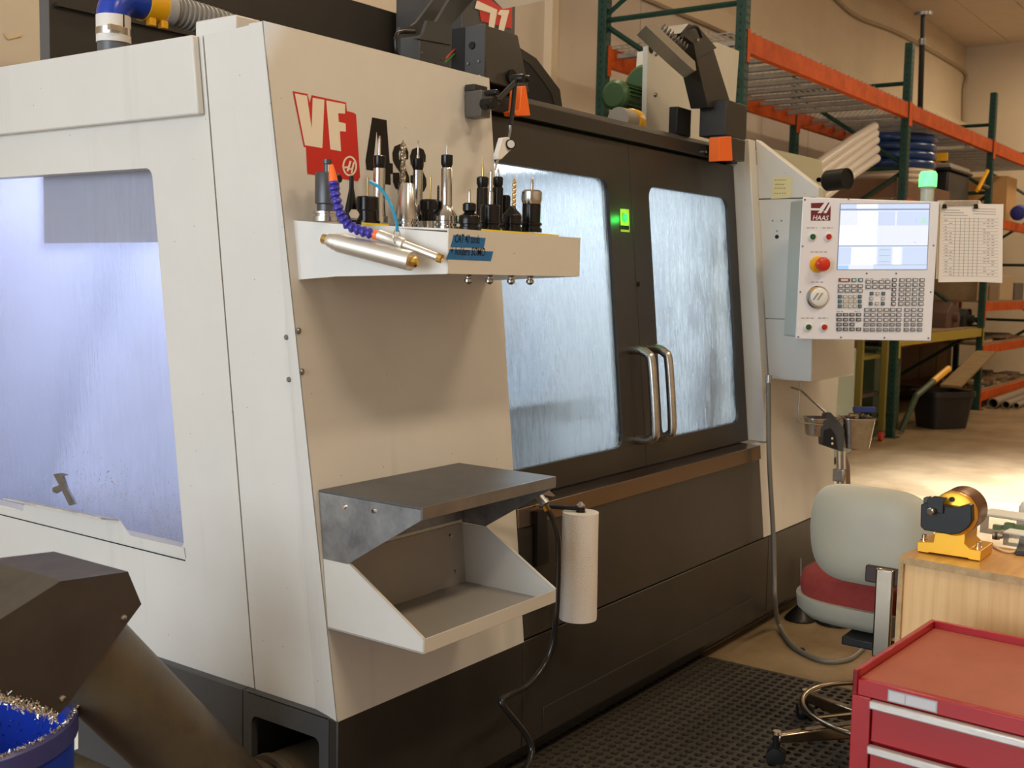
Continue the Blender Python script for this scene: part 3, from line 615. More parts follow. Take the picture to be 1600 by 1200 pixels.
MB().lathe([(0.018, 0), (0.018, 0.002)], H(1017, 76, 'y', ym), (0, -1, 0), 16).build('hole', M_BLACKM, fpz)
M_MOT = mat('motor_green', (0.035, 0.10, 0.03), 0.4)
ymo = ym + 0.115; mz = H(1000, 133, 'y', ymo).z; mz2 = H(985, 155, 'y', ymo).z; mxa = H(1014, 133, 'y', ymo).x; mxb = H(958, 155, 'y', ymo).x; ml = mxa - mxb - 0.05
MB().lathe([(0.02, 0), (0.075, 0.0), (0.087, 0.012), (0.087, 0.050), (0.08, 0.065)], (mxa - 0.055, ymo, mz), (1, 0, 0), 28).build('motor_bell', M_MOT, mi)
mt = MB().lathe([(0.02, 0), (0.045, 0), (0.058, 0.010), (0.058, 0.03), (0.048, 0.03), (0.048, ml)], (mxb, ymo, mz2), (1, 0, 0), 24).build('motor_body', M_MOT, mi)
for i in range(20):
    a = 2 * math.pi * i / 20
    MB().cb(Vector((mxb + 0.03 + (ml - 0.03) / 2, ymo + 0.051 * math.cos(a), mz2 + 0.051 * math.sin(a))), (ml - 0.032, 0.004, 0.012), Euler((a + math.pi / 2, 0, 0)).to_matrix()).build('cooling_fin', M_MOT, mt)
q = H(985, 190, 'y', 0.55); vx = H(976, 196, 'y', 0.42)
ho = thing('vent_hose', (vx.x, 0.42, 1.93), 'short grey hose end with a yellow lock collar on the door header', 'hose')
MB().lathe([(0.045, -0.05), (0.045, 0.03)], (vx.x, 0.42, 1.98), (1, 0, 0), 20).build('hose_end', mat('hose_tan', (0.45, 0.40, 0.32), 0.5), ho)
MB().lathe([(0.048, 0.031), (0.051, 0.035), (0.051, 0.07), (0.03, 0.072)], (vx.x, 0.42, 1.98), (1, 0, 0), 20).build('lock_collar', M_YEL, ho)

# ================================================================== TOOL SHELF AND TOOLS
GA = Vector((-0.03, 0.108, 0)); GB = Vector((0.06, -0.25, 0)); GN = Vector((GB.y - GA.y, -(GB.x - GA.x), 0)).normalized()
if GN.x > 0: GN = -GN
def PG(x, y, off=0): return HP(x, y, GA + GN * off, GN)
ts = thing('tool_shelf', (0.25, -0.05, 1.40), 'sheet metal tool shelf full of tool holders on the front panel', 'shelf')
ZSH = 1.498; XRt = 0.567
MB().prism([(GA.x + 0.02, FY(1.5) - 0.001, ZSH + 0.0135), (0.062, -0.246, ZSH), (XRt - 0.003, -0.246, ZSH), (0.66, FY(1.5) - 0.001, ZSH + 0.0135)], (0, 0, -0.004)).build('shelf_plate', M_WHITE, ts)
g = [PG(456, 344), PG(527, 350), PG(700, 363), PG(698, 428), PG(525, 432), PG(464, 437)]
MB().prism(g, -GN * 0.003).build('side_gusset', M_WHITE, ts, smooth=0)
MB().bx(0.06, XRt, -0.25, -0.247, 1.405, 1.4985).build('front_lip', M_WHITE, ts)
MB().prism([(XRt, -0.248, 1.405), (XRt, -0.248, 1.499), (0.655, FY(1.5) - 0.001, 1.51), (0.655, FY(1.4) - 0.003, 1.39)], (-0.003, 0, 0)).build('side_gusset', M_WHITE, ts, smooth=0)

def dep(P): return (Vector(P) - CAM).dot(ROT @ Vector((0, 0, -1)))
M_HB = mat('holder_black', (0.016, 0.015, 0.015), 0.22, 0.5)
M_HS = mat('holder_steel', (0.60, 0.60, 0.60), 0.2, 1.0)
M_HG = mat('holder_grey', (0.075, 0.078, 0.085), 0.35, 0.4)
M_GOLD = mat('gold_coating', (0.72, 0.50, 0.20), 0.3, 1.0)
def tool(x, Y, parts, label, stud=True, twist=None):
    """parts: list of (name, material, [(half-width px, y px), ...]) listed top-down"""
    base = H(x, 350, 'y', Y); zs_ = ZSH + 0.0005 + 0.014 * (Y + 0.25) / 0.36; base.z = zs_; stud = stud and Y < -0.1; sc = dep(base) / FPX
    t = thing('tool_holder', base, label, 'tool holder', 'tool holders on the shelf')
    for nm, m_, prof in parts:
        pr = [(hw * sc, max(H(x, y, 'y', Y).z, zs_)) for hw, y in reversed(prof)]
        mb = MB().lathe([(r_, z_) for r_, z_ in pr], (base.x, base.y, 0), (0, 0, 1), 22)
        mb.build(nm, m_, t, smooth=30)
    if stud:
        MB().lathe([(0.010, ZSH - 0.0045), (0.010, 1.405), (0.006, 1.400), (0.006, 1.396), (0.0095, 1.394), (0.0095, 1.388), (0.004, 1.383)], (base.x, base.y, 0), (0, 0, 1), 14).build('pull_stud', M_STEEL, t)
    return t, base, sc
def flange(y0, y1, hw): return [(hw * 0.92, y0), (hw, y0 + 1), (hw, y0 + 4), (hw * 0.86, y0 + 5), (hw * 0.86, y0 + 8), (hw, y0 + 9), (hw, y1)]
def helix(t, x, Y, y0, y1, hw, m_, turns=3):
    """two-flute twist drill"""
    z0, z1 = H(x, y1, 'y', Y).z, H(x, y0, 'y', Y).z; b = H(x, y0, 'y', Y); rad = hw * dep(b) / FPX; N = 36; V = []; K = 10
    for i in range(N + 1):
        z = z0 + (z1 - z0) * i / N; tw = turns * 2 * math.pi * i / N; tp = 1.0 if i < N - 4 else (N - i) / 4.0 * 0.9 + 0.1
        for k in range(K):
            a = 2 * math.pi * k / K; rr_ = rad * (0.62 + 0.38 * abs(math.cos(a))) * tp
            V.append((b.x + rr_ * math.cos(a + tw), Y + rr_ * math.sin(a + tw), z))
    F = [(i * K + k, i * K + (k + 1) % K, (i + 1) * K + (k + 1) % K, (i + 1) * K + k) for i in range(N) for k in range(K)] + [tuple(range(K)), tuple(range(N * K, N * K + K))]
    MB().add(V, F).build('drill', m_, t, smooth=25)
YBK, YFR = 0.045, -0.165
t, b, s_ = tool(511, YBK, [('flange', M_HS, flange(330, 346, 22)), ('body', M_HG, [(18, 270), (19, 272), (19, 318), (16, 320), (16, 331)]), ('collet', M_HG, [(7, 249), (7, 256), (5.5, 257), (5.5, 270)])], 'wide dark grey shell-mill holder at the blue hose end of the shelf')
MB().lathe([(0.0085, 0), (0.0085, 0.012)], (b.x - 0.003, b.y - 0.028, H(506, 280, 'y', YBK).z), (0, -1, 0), 12).build('set_screw', M_BLACK, t)
MB().bx(b.x - 0.006, b.x + 0.004, b.y - 0.0085, b.y - 0.0075, H(507, 268, 'y', YBK).z, H(507, 257, 'y', YBK).z).build('paper_tag', M_CREAM, t)
fu = H(549, 342, 'y', YBK + 0.018)
fz = lambda y: H(553, y, 'y', YBK + 0.018).z
ff = tag(MB().lathe([(0.022, ZSH + 0.0125), (0.0055, fz(295)), (0.0048, fz(275)), (0.0035, fz(275)), (0.004, fz(294)), (0.0205, ZSH + 0.0128)], (fu.x, YBK + 0.018, 0), (0, 0, 1), 22, closed=True).build('funnel', M_BLACK), 'small black funnel upside down between grey and black tool holders', 'funnel')
t, b, s_ = tool(574, YBK - 0.03, [('flange', M_HB, [(20, 345), (20, 352)]), ('nut', M_HB, [(15, 307), (17.5, 309), (17.5, 328), (16, 330), (16, 345)]), ('cutter', M_GOLD, [(0.6, 276), (1.6, 277), (1.6, 308)])], 'squat black collet chuck with one thin pale cutter, beside the funnel')
tool(592, YBK + 0.02, [('flange', M_HS, [(14, 338), (14, 348)]), ('stem', M_HS, [(8, 262), (9.5, 263), (9.5, 320), (11, 340)]), ('nut', M_HB, [(8, 243), (9.5, 244), (9.5, 256), (7.5, 263)]), ('cutter', M_HS, [(1, 212), (2.2, 218), (2.2, 244)])], 'tall bright collet extension with black nut just behind the blue air line')
t, b, s_ = tool(635, YBK - 0.035, [('flange', M_HS, flange(342, 356, 20)), ('taper', M_HS, [(10, 286), (10.8, 287), (19.5, 343)])], 'bright steel taper cone standing upright beside the blue air line', stud=False)
t, b, s_ = tool(630, YBK + 0.02, [('body', M_HG, [(8, 286), (9, 288), (9, 340)])], 'dark holder with a long twist drill behind the steel taper cone')
helix(t, 630, YBK + 0.02, 219, 290, 5.2, mat('drill_bronze', (0.36, 0.31, 0.24), 0.3, 1.0), 2.2)
tool(652, YBK + 0.03, [('flange', M_HS, [(17, 336), (17, 350)]), ('stem', M_HS, [(7, 265), (8, 266), (8, 325), (11, 338)]), ('nut', M_HB, [(8.5, 248), (9.2, 249), (9.2, 260), (7.5, 266)]), ('cutter', M_HS, [(0.6, 219), (1.2, 222), (1.8, 240), (1.8, 249)])], 'tall bright collet extension between the steel cone and a squat chuck')
t, b, s_ = tool(672, YBK - 0.03, [('flange', M_HS, [(19, 346), (19, 358)]), ('nut', M_HB, [(14, 312), (17, 315), (17, 328), (14, 333), (14, 347)]), ('cutter', M_GOLD, [(0.5, 275), (1.2, 276), (1.2, 313)])], 'squat black collet chuck with thin gold cutter beside the tallest bright holder')
helix(t, 685, YBK - 0.03, 289, 316, 2.2, M_HG, 3)
tool(697, YBK - 0.068, [('flange', M_HS, flange(345, 361, 20)), ('stem', M_HS, [(7.5, 262), (8.5, 264), (9, 318), (10, 326), (17, 336), (19, 338), (19, 345)]), ('nut', M_HB, [(8.5, 242), (9.2, 243), (9.2, 256), (7, 262)]), ('cutter', M_HS, [(0.5, 225), (1.1, 232), (1.1, 243)])], 'tallest bright steel extension holder with flared foot and black nut')
tool(733, YFR, [('flange', M_HB, flange(346, 360, 17)), ('body', M_HB, [(7, 332), (16, 337), (17, 339), (17, 347)]), ('nut', M_HB, [(8, 317), (10.5, 319), (10.5, 329), (7, 333)]), ('cutter', M_HS, [(0.5, 294), (2, 300), (2, 318)])], 'low black holder with a short bright point, beside the flared bright holder')
tool(753, YFR + 0.09, [('flange', M_HB, [(17, 344), (17, 358)]), ('body', M_HB, [(8, 293), (9, 295), (9.5, 340), (12, 345)]), ('nut', M_HB, [(7, 276), (9.5, 278), (9.5, 287), (7, 294)]), ('cutter', M_GOLD, [(0.5, 243), (1, 258), (2, 262), (2, 277)])], 'slim black holder with a gold needle-thin cutter in the back row')
t, b, s_ = tool(766, YFR, [('flange', M_HB, flange(346, 362, 17)), ('body', M_HB, [(14, 320), (15.5, 322), (15.5, 347)]), ('cutter', M_HS, [(1, 266), (2.5, 268), (2.5, 298), (4, 300), (4, 321)])], 'black holder with a long slim bright end mill in the front row')
tool(777, YFR + 0.09, [('flange', M_HB, [(17, 344), (17, 358)]), ('body', M_HB, [(7, 292), (8.5, 294), (8.5, 345)]), ('nut', M_HB, [(6, 276), (8, 278), (8, 288), (6, 293)]), ('cutter', M_HS, [(0.5, 262), (2, 268), (2, 277)])], 'slim black holder under the dial indicator tip in the back row')
t, b, s_ = tool(800, YFR, [('flange', M_HB, flange(346, 362, 16)), ('body', M_HB, [(5, 322), (6, 326), (14, 335), (15, 337), (15, 347)])], 'black holder with a gold coated twist drill in the front row')
helix(t, 804, YFR, 278, 324, 3.6, M_GOLD, 3)
tool(789, YFR + 0.09, [('flange', M_HB, [(16, 344), (16, 358)]), ('body', M_HB, [(6, 305), (8, 307), (8, 345)])], 'stubby bare black holder half hidden behind the gold drill')
t, b, s_ = tool(830, YFR, [('flange', M_HB, flange(348, 363, 17)), ('body', M_HB, [(14, 318), (14.5, 320), (14.5, 349)]), ('nut', M_HS, [(13, 297), (16, 300), (16.5, 312), (14, 319)]), ('cutter', M_HS, [(0.6, 277), (2.5, 282), (2.5, 298)])], 'stout black milling chuck with chrome nut at the free end of the shelf')
# yellow socket strips under the holders
M_YS = mat('yellow_socket', (0.75, 0.58, 0.02), 0.4)
def sy(name, xa, xb, Y, ya_, yb2, lab):
    a = H(xa, ya_, 'y', Y); b = H(xb, yb2, 'y', Y)
    tag(MB().bx(a.x, b.x, Y - 0.003, Y, ZSH + 0.0005 + 0.014 * (Y + 0.25) / 0.36, ZSH + 0.0055 + 0.014 * (Y + 0.25) / 0.36).build(name, M_YS), lab, 'strip')
sy('yellow_strip', 752, 872, YFR - 0.032, 357, 361, 'thin yellow plastic strip in front of the black holders')
sy('yellow_strip', 565, 606, YBK - 0.062, 350, 352, 'short yellow plastic strip in front of the squat chuck by the funnel')

# masking tape notes
M_BT = mat('blue_tape', (0.015, 0.16, 0.45), 0.6, 0, 0.2, 60)
for k_, (pts, s, lab) in enumerate(((((709, 367), (759, 372), (756, 388), (704, 386)), 'CAT 40 tools', 'upper strip of blue tape, handwritten note on the tool shelf'), (((703, 389), (771, 393), (767, 408), (697, 405)), '+ holders SOMO', 'lower strip of blue tape, longer handwritten note on the tool shelf'))):
    q = [H(*p, 'y', -0.2506) for p in pts]
    o = MB().prism(q, (0, 0.0004, 0)).build('tape_strip', M_BT, smooth=0); tag(o, lab, 'tape', 'blue tape notes')
    xd = q[2] - q[3]; xd.y = 0; o0 = q[3] + Vector((0.012, -0.0004, 0.010)); h = 0.030
    text('handwriting', s, o0, xd, (0, 0, 1), h * 0.85, M_INK, o, 0.0003, 0.3, 0.004, 0.60 if k_ == 0 else 0.66)

# flexible coolant nozzle, air line and machined cylinders hanging on the shelf side
M_LOC = mat('segment_blue', (0.045, 0.035, 0.36), 0.35); M_ALU = mat('turned_aluminium', (0.74, 0.72, 0.67), 0.42, 0.85)
nz = thing('coolant_nozzle', PG(587, 367, 0.03), 'blue segmented flexible nozzle with orange tip draped over the shelf', 'nozzle')
pth = bez([PG(521, 284, 0.055), PG(524, 305, 0.055), PG(530, 330, 0.05), PG(542, 350, 0.045), PG(562, 360, 0.04), PG(584, 366, 0.035)], 12)
sg = len(pth) // 12
for i in range(12):
    a = pth[int(i * (len(pth) - 1) / 12)]; b = pth[int((i + 1) * (len(pth) - 1) / 12)]; l = (b - a).length
    MB().lathe([(0.0085, -0.002), (0.0118, l * 0.2), (0.0118, l * 0.4), (0.0072, l * 0.75), (0.0075, l)], a, b - a, 14).build('segment', M_LOC, nz)
MB().lathe([(0.0095, 0), (0.0085, 0.012), (0.0045, 0.036)], pth[0], pth[0] - pth[4], 14).build('tip', M_ORANGE, nz)
MB().lathe([(0.0095, 0), (0.0095, 0.011)], pth[-1], pth[-1] - pth[-4], 14).build('end_ring', M_ORANGE, nz)
a = PG(592, 367, 0.034); b = PG(684, 402, 0.03); d = (b - a)
rod = thing('nozzle_tube', a, 'slim aluminium tube with brass end on the blue segmented nozzle', 'tube')
MB().lathe([(0.0115, 0), (0.0115, d.length * 0.30), (0.0125, d.length * 0.31), (0.0125, d.length * 0.42), (0.0085, d.length * 0.44), (0.0085, d.length)], a, d, 18).build('body', M_ALU, rod)
MB().lathe([(0.0098, 0), (0.0098, 0.010), (0.006, 0.011)], b, d, 10).build('end_fitting', M_BRASS, rod)
kr = PG(620, 370, 0.036)
MB().tube([kr + (Vector((0, 0, 1)) * math.cos(q_) + d.normalized().cross(Vector((0, 0, 1))).normalized() * math.sin(q_)) * 0.016 for q_ in [2 * math.pi * i / 20 for i in range(21)]], 0.0012, 6).build('split_ring', M_STEEL, rod)
a = PG(512, 375, 0.030); b = PG(643, 408, 0.050); d = b - a
cy = thing('air_cylinder', a, 'fat turned aluminium cylinder with brass ends under the blue nozzle', 'cylinder')
L = d.length
MB().lathe([(0.012, 0), (0.015, 0.006), (0.015, L * 0.07), (0.018, L * 0.08), (0.018, L * 0.13), (0.0205, L * 0.14), (0.0205, L)], a, d, 24).build('body', M_ALU, cy)
MB().lathe([(0.011, -0.012), (0.011, 0)], a, d, 10).build('end_fitting', M_BRASS, cy)
MB().lathe([(0.011, 0), (0.011, 0.012), (0.006, 0.016)], b, d, 8).build('end_fitting', M_BRASS, cy)
hexn = PG(560, 340, 0.03)
al = thing('air_line', PG(620, 364, 0.035), 'thin blue plastic air line arching over the tool holders', 'hose')
MB().tube(bez([PG(577, 283, 0.04), PG(594, 294, 0.04), PG(610, 318, 0.04), PG(619, 345, 0.04), PG(621, 362, 0.038)], 8), 0.0036, 8).build('tube', mat('air_blue', (0.02, 0.28, 0.50), 0.3), al)
MB().lathe([(0.011, 0), (0.011, 0.012)], PG(553, 337, 0.04), (-0.5, -0.5, 0.2), 6).build('hex_fitting', M_STEEL, nz)

# dial indicator on its jointed arm
di = thing('dial_indicator', PF(750, 155, 0.02), 'white dial test indicator hanging from a jointed black magnetic-base arm', 'gauge')
xl_ = PF(724, 158, 0.0).x; yfr = H(752, 160, 'x', xl_).y; xr_ = H(767, 160, 'y', yfr).x
z0 = H(752, 182, 'x', xl_).z; z1 = H(752, 140, 'x', xl_).z
MB().bx(xl_, xr_, yfr, FY(z0) - 0.001, z0, z1).build('magnetic_base', mat('base_grey', (0.10, 0.095, 0.09), 0.35), di, 0.003)
MB().bx(xl_ + 0.005, xr_ + 0.02, FY(z1) - 0.035, FY(z1) - 0.002, z1 + 0.0005, z1 + 0.018).build('base_cap', M_DARK, di, 0.002)
J = lambda x, y: PF(x, y, 0.10)
def knob(p, r_, d=(0, -1, 0), l=0.02): MB().lathe([(r_ * 0.8, -l), (r_, -l * 0.8), (r_, l * 0.8), (r_ * 0.8, l)], p, d, 14).build('joint', M_BLACK, di)
MB().tube([J(758, 168), J(778, 158)], 0.008, 10).build('stub', M_BLACK, di)
MB().tube([J(776, 158), J(805, 129)], 0.0075, 10).build('arm', M_BLACK, di)
MB().tube([J(806, 125), J(804, 140), J(800, 180), J(797, 196)], 0.0062, 10).build('arm', M_BLACK, di)
MB().tube([J(797, 196), J(797, 205), J(795, 216)], [0.005, 0.004, 0.003], 8).build('swivel', M_STEELD, di)
knob(J(763, 162), 0.016); knob(J(768, 145), 0.008); knob(J(775, 156), 0.010, (1, 0, 0), 0.01); knob(J(809, 123), 0.012); knob(J(819, 124), 0.010)
q = [PF(*p, 0.105) for p in ((785, 215), (795, 214), (802, 224), (799, 234), (784, 249), (778, 249), (777, 243))]
MB().prism(q, (0, 0.014, 0)).build('gauge_body', mat('gauge_white', (0.80, 0.80, 0.80), 0.3), di, 0.002)
dn = (-0.6, -0.8, 0)
dl_ = MB().lathe([(0.0135, 0), (0.0135, 0.012), (0.012, 0.013)], PF(796, 226, 0.105), dn, 20).build('dial', M_BLACK, di)
MB().lathe([(0.010, 0.0132), (0.010, 0.0136)], PF(796, 226, 0.105), dn, 20).build('dial_face', mat('dial_silver', (0.6, 0.6, 0.58), 0.3), dl_)
MB().tube([PF(779, 247, 0.10), PF(775, 258, 0.10), PF(774, 266, 0.10)], [0.004, 0.003, 0.0015], 8).build('stylus', M_STEEL, di)

# ================================================================== STEEL SHELF, BIN, TOWEL, AIR HOSE
XL, XRr = -0.012, 0.485
M_TOPS = mat('dark_steel_sheet', (0.105, 0.108, 0.118), 0.42, 0.35, 0.15, 5)
sh = thing('steel_shelf', (0.24, -0.1, 0.90), 'galvanised steel shelf with dark top above the sheet metal bin', 'shelf')
MB().bx(XL, XRr, -0.248, FY(0.92) - 0.002, 0.920, 0.924).build('shelf_top', M_TOPS, sh)
MB().bx(XL, XRr, -0.250, -0.247, 0.898, 0.9245).build('front_lip', mat('lip_steel', (0.30, 0.29, 0.29), 0.35, 0.8, 0.2, 12), sh)
for x in (XL, XRr - 0.003):
    g = MB().prism([(x, FY(0.92) - 0.002, 0.919), (x, -0.246, 0.919), (x, -0.246, 0.897), (x, -0.041, 0.772), (x, FY(0.768) - 0.002, 0.772)], (0.003, 0, 0)).build('side_gusset', M_GALV, sh, smooth=0)
    for (yy_, zz_) in ((-0.03, 0.897), (-0.115, 0.899)):
        if x == XL: MB().lathe([(0.006, 0), (0.004, 0.004)], (x, yy_, zz_), (-1, 0, 0), 10).build('rivet', M_CHROME, g)
MB().prism([(XL + 0.003, FY(0.92) - 0.003, 0.919), (XL + 0.003, FY(0.78) - 0.003, 0.78), (XL + 0.003, FY(0.78) - 0.005, 0.78), (XL + 0.003, FY(0.92) - 0.005, 0.919)], (XRr - XL - 0.006, 0, 0)).build('back_plate', M_GALV, sh)
bn = thing('parts_bin', (0.24, -0.1, 0.616), 'empty off-white sheet metal bin bolted under the steel shelf', 'bin')
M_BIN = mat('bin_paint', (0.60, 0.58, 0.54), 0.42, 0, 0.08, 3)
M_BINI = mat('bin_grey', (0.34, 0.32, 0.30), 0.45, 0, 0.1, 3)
yk = lambda z: FY(z) - 0.0015
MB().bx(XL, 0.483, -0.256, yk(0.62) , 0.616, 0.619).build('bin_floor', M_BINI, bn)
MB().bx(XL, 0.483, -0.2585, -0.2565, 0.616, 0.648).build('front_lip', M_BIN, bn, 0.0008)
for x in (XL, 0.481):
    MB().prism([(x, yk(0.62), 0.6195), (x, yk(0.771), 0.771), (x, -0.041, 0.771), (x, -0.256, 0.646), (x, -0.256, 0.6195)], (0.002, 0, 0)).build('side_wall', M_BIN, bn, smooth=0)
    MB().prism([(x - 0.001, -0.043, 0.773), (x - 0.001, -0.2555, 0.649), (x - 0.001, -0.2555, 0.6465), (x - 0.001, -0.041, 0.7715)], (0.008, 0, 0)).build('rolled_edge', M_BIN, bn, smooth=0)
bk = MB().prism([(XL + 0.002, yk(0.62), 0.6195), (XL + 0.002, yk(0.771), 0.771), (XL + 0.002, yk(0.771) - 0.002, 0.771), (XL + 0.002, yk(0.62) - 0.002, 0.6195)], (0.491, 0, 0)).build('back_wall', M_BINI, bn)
for p in ((705, 838), (709, 892)):
    q = H(*p, 'y', 0.026); MB().lathe([(0.006, 0), (0.0045, 0.005)], (q.x, yk(q.z) - 0.002, q.z), (0, -1, 0), 10).build('bolt', M_CHROME, bk)
# paper towel and bracket
ty = -0.085; tp = H(900, 802, 'y', ty); tb = H(903, 966, 'y', ty); tr = 28.5 * dep(tp) / FPX
M_TOWEL = mat('paper_towel', (0.80, 0.76, 0.72), 0.9, 0, 0, 1, 0.35, 260)
tw = thing('paper_towel_roll', tb, 'white quilted paper towel roll hanging from a black bracket', 'paper towel')
pr = [(tr * 0.30, tp.z), (tr, tp.z), (tr * 1.01, tp.z - 0.1), (tr * 1.05, tb.z + 0.01), (tr * 1.04, tb.z), (tr * 0.30, tb.z)]
MB().lathe(pr, (tb.x, ty, 0), (0, 0, 1), 32, closed=True).build('roll', M_TOWEL, tw)
MB().lathe([(tr * 0.3, tb.z), (tr * 0.3, tp.z), (tr * 0.26, tp.z), (tr * 0.26, tb.z)], (tb.x, ty, 0), (0, 0, 1), 20, closed=True).build('core', mat('cardboard', (0.36, 0.24, 0.13), 0.8, 0, 0.15, 12), tw)
tbk = thing('towel_bracket', (tb.x, 0, tp.z), 'black wire-frame towel bracket on the dark lower panel', 'bracket')
bx_ = tb.x - 0.05
MB().prism([F3(bx_ - 0.03, 0.60, 0.004), F3(bx_ - 0.015, 0.752, 0.008), F3(bx_ + 0.03, 0.752, 0.008), F3(bx_ + 0.03, 0.60, 0.004)], (0, -0.012, 0)).build('back_plate', M_BLACK, tbk)
MB().tube([(bx_, FY(0.75) - 0.015, tp.z + 0.012), (tb.x, ty - 0.005, tp.z + 0.010)], 0.007, 8).build('top_arm', M_BLACK, tbk)
MB().tube([(tb.x, ty, tp.z + 0.015), (tb.x, ty, tb.z + 0.05)], tr * 0.25, 10).build('spindle', M_BLACK, tbk)
MB().lathe([(0.012, 0), (0.012, 0.008), (0.004, 0.016)], (tb.x, ty, tp.z + 0.012), (0, 0, 1), 12).build('end_knob', M_STEEL, tbk)
MB().cb(F3(bx_ - 0.01, 0.535, 0.008), (0.035, 0.014, 0.05)).build('lower_clip', M_BLACK, tbk)
# air hose with valve
hy = -0.10
ah = thing('air_hose', H(852, 792, 'y', hy), 'black rubber air hose hanging from a brass fitting beside the towels', 'hose')
pp = [(855, 797, hy), (864, 812, -0.11), (871, 840, -0.12), (872, 880, -0.12), (871, 920, -0.12), (869, 960, -0.12), (864, 1005, -0.11), (850, 1040, -0.10), (825, 1070, -0.10), (797, 1085, -0.10), (783, 1094, -0.11), (790, 1108, -0.12), (808, 1130, -0.13), (824, 1152, -0.14), (831, 1172, -0.15), (826, 1192, -0.16), (815, 1215, -0.18)]
MB().tube(bez([H(a, b, 'y', c) for a, b, c in pp], 8), 0.0085, 12).build('hose', mat('hose_rubber', (0.014, 0.013, 0.013), 0.22), ah, smooth=60)
a = H(848, 782, 'y', hy); b = H(856, 798, 'y', hy)
MB().lathe([(0.008, 0), (0.011, 0.002), (0.011, 0.012), (0.008, 0.013), (0.009, (b - a).length)], a, b - a, 6).build('brass_fitting', M_BRASS, ah)
c = H(838, 768, 'y', hy + 0.02)
MB().lathe([(0.011, 0), (0.011, 0.03), (0.014, 0.031), (0.014, 0.042)], c, a - c, 14).build('valve_body', M_STEELD, ah)
MB().prism([H(*p, 'y', hy) for p in ((846, 770), (856, 764), (868, 775), (864, 776), (850, 773))], (0, 0.012, 0)).build('valve_lever', M_STEEL, ah)
MB().tube([c, (XRr - 0.01, -0.06, 0.885)], 0.010, 10).build('valve_pipe', M_STEELD, ah)

# ================================================================== CONTROL PENDANT
PN = Vector((-0.707, -0.707, 0)); PC = HD(1355, 420, 4.15)
def PP(x, y, off=0.0): return HP(x, y, PC + PN * off, PN)
def zp(u, v): return (1240 + u / 5.105, 300 + v / 5.105)
def PZ(u, v, off=0.0): return PP(*zp(u, v), off)
pd = thing('control_pendant', PP(1350, 531), 'white control pendant with screen and many keys beside the doors', 'control panel')
M_PW = mat('pendant_white', (0.80, 0.82, 0.90), 0.4); M_PB = mat('pendant_grey', (0.36, 0.36, 0.31), 0.5)
corn = [PP(1255, 308), PP(1468, 315), PP(1455, 533), PP(1243, 530)]
fpl = MB().prism(corn, -PN * 0.006).build('face_plate', M_PW, pd, 0.003)
cen = sum(corn, Vector()) / 4
bod = [cen + (p - cen) * 0.975 - PN * 0.0065 for p in corn]
MB().prism(bod, -PN * 0.125).build('body', M_PB, pd, 0.006)
UX = (corn[2] - corn[3]).normalized(); UZ = PN.cross(UX); UZ = UZ if UZ.z > 0 else -UZ
PM = Matrix((UX, UZ, PN)).transposed().to_4x4()
sp = (corn[1] - corn[0]).length / 1090.0      # metres per zoom pixel
def flat(pts, m_, name, par, off, th=0.0006): return MB().prism([PZ(*p, off) for p in pts], -PN * th).build(name, m_, par, smooth=0)
def scr(name, col_, st): return mat(name, tuple(c * 0.3 for c in col_), 0.4, emit=col_, estr=st)
SC1 = scr('screen_white', (0.92, 0.95, 1.0), 0.95); SC2 = scr('screen_blue', (0.62, 0.74, 0.98), 0.85); SC3 = scr('screen_line', (0.30, 0.42, 0.62), 0.7); SC4 = scr('screen_green', (0.45, 0.85, 0.50), 0.8); SC5 = scr('screen_pale', (0.78, 0.84, 1.0), 0.9); SC6 = scr('screen_sky', (0.42, 0.66, 0.98), 0.85)
flat([(370, 92), (1090, 88), (1066, 622), (344, 622)], mat('bezel', (0.35, 0.4, 0.5), 0.4), 'screen_bezel', fpl, 0.0012)
def sxy(s, t): # screen coordinates 0..1
    tl, tr_, br, bl_ = (378, 98), (1084, 95), (1060, 616), (352, 617)
    return tuple((tl[i] * (1 - s) + tr_[i] * s) * (1 - t) + (bl_[i] * (1 - s) + br[i] * s) * t for i in (0, 1))
def srect(s0, s1, t0, t1, m_, off, name='screen_field'): return flat([sxy(s0, t0), sxy(s1, t0), sxy(s1, t1), sxy(s0, t1)], m_, name, fpl, off, 0.0003)
srect(0, 1, 0, 1, SC5, 0.0020, 'screen')
for (s0, s1, t0, t1, m_) in ((0, 1, 0.07, 0.095, SC3), (0, 0.18, 0.0, 0.07, SC2), (0.18, 0.42, 0.0, 0.07, SC1), (0.42, 1, 0.0, 0.07, SC2), (0.02, 0.18, 0.16, 0.32, SC5), (0, 0.42, 0.33, 0.62, SC1), (0.2, 0.42, 0.11, 0.33, SC1), (0.43, 0.62, 0.11, 0.33, SC2), (0.64, 1.0, 0.11, 0.33, SC2), (0.43, 1.0, 0.35, 0.62, SC5), (0.92, 0.975, 0.20, 0.30, SC4), (0, 1, 0.635, 0.65, SC3), (0, 0.14, 0.66, 0.93, SC2), (0.15, 0.42, 0.66, 0.93, SC1), (0.44, 0.6, 0.66, 0.93, SC2), (0.62, 0.7, 0.66, 0.93, SC1), (0.72, 1.0, 0.66, 0.93, SC2), (0, 0.12, 0.94, 1.0, SC6), (0.4, 1, 0.94, 1, SC2), (0.86, 0.862, 0.22, 0.3, SC3), (0.84, 0.87, 0.585, 0.592, SC3), (0.40, 1.0, 0.93, 0.937, SC3)):
    srect(s0, s1, t0, t1, m_, 0.0026)
for i in range(5): srect(0.46, 0.58, 0.70 + i * 0.045, 0.705 + i * 0.045, SC4 if i % 2 else SC3, 0.003)
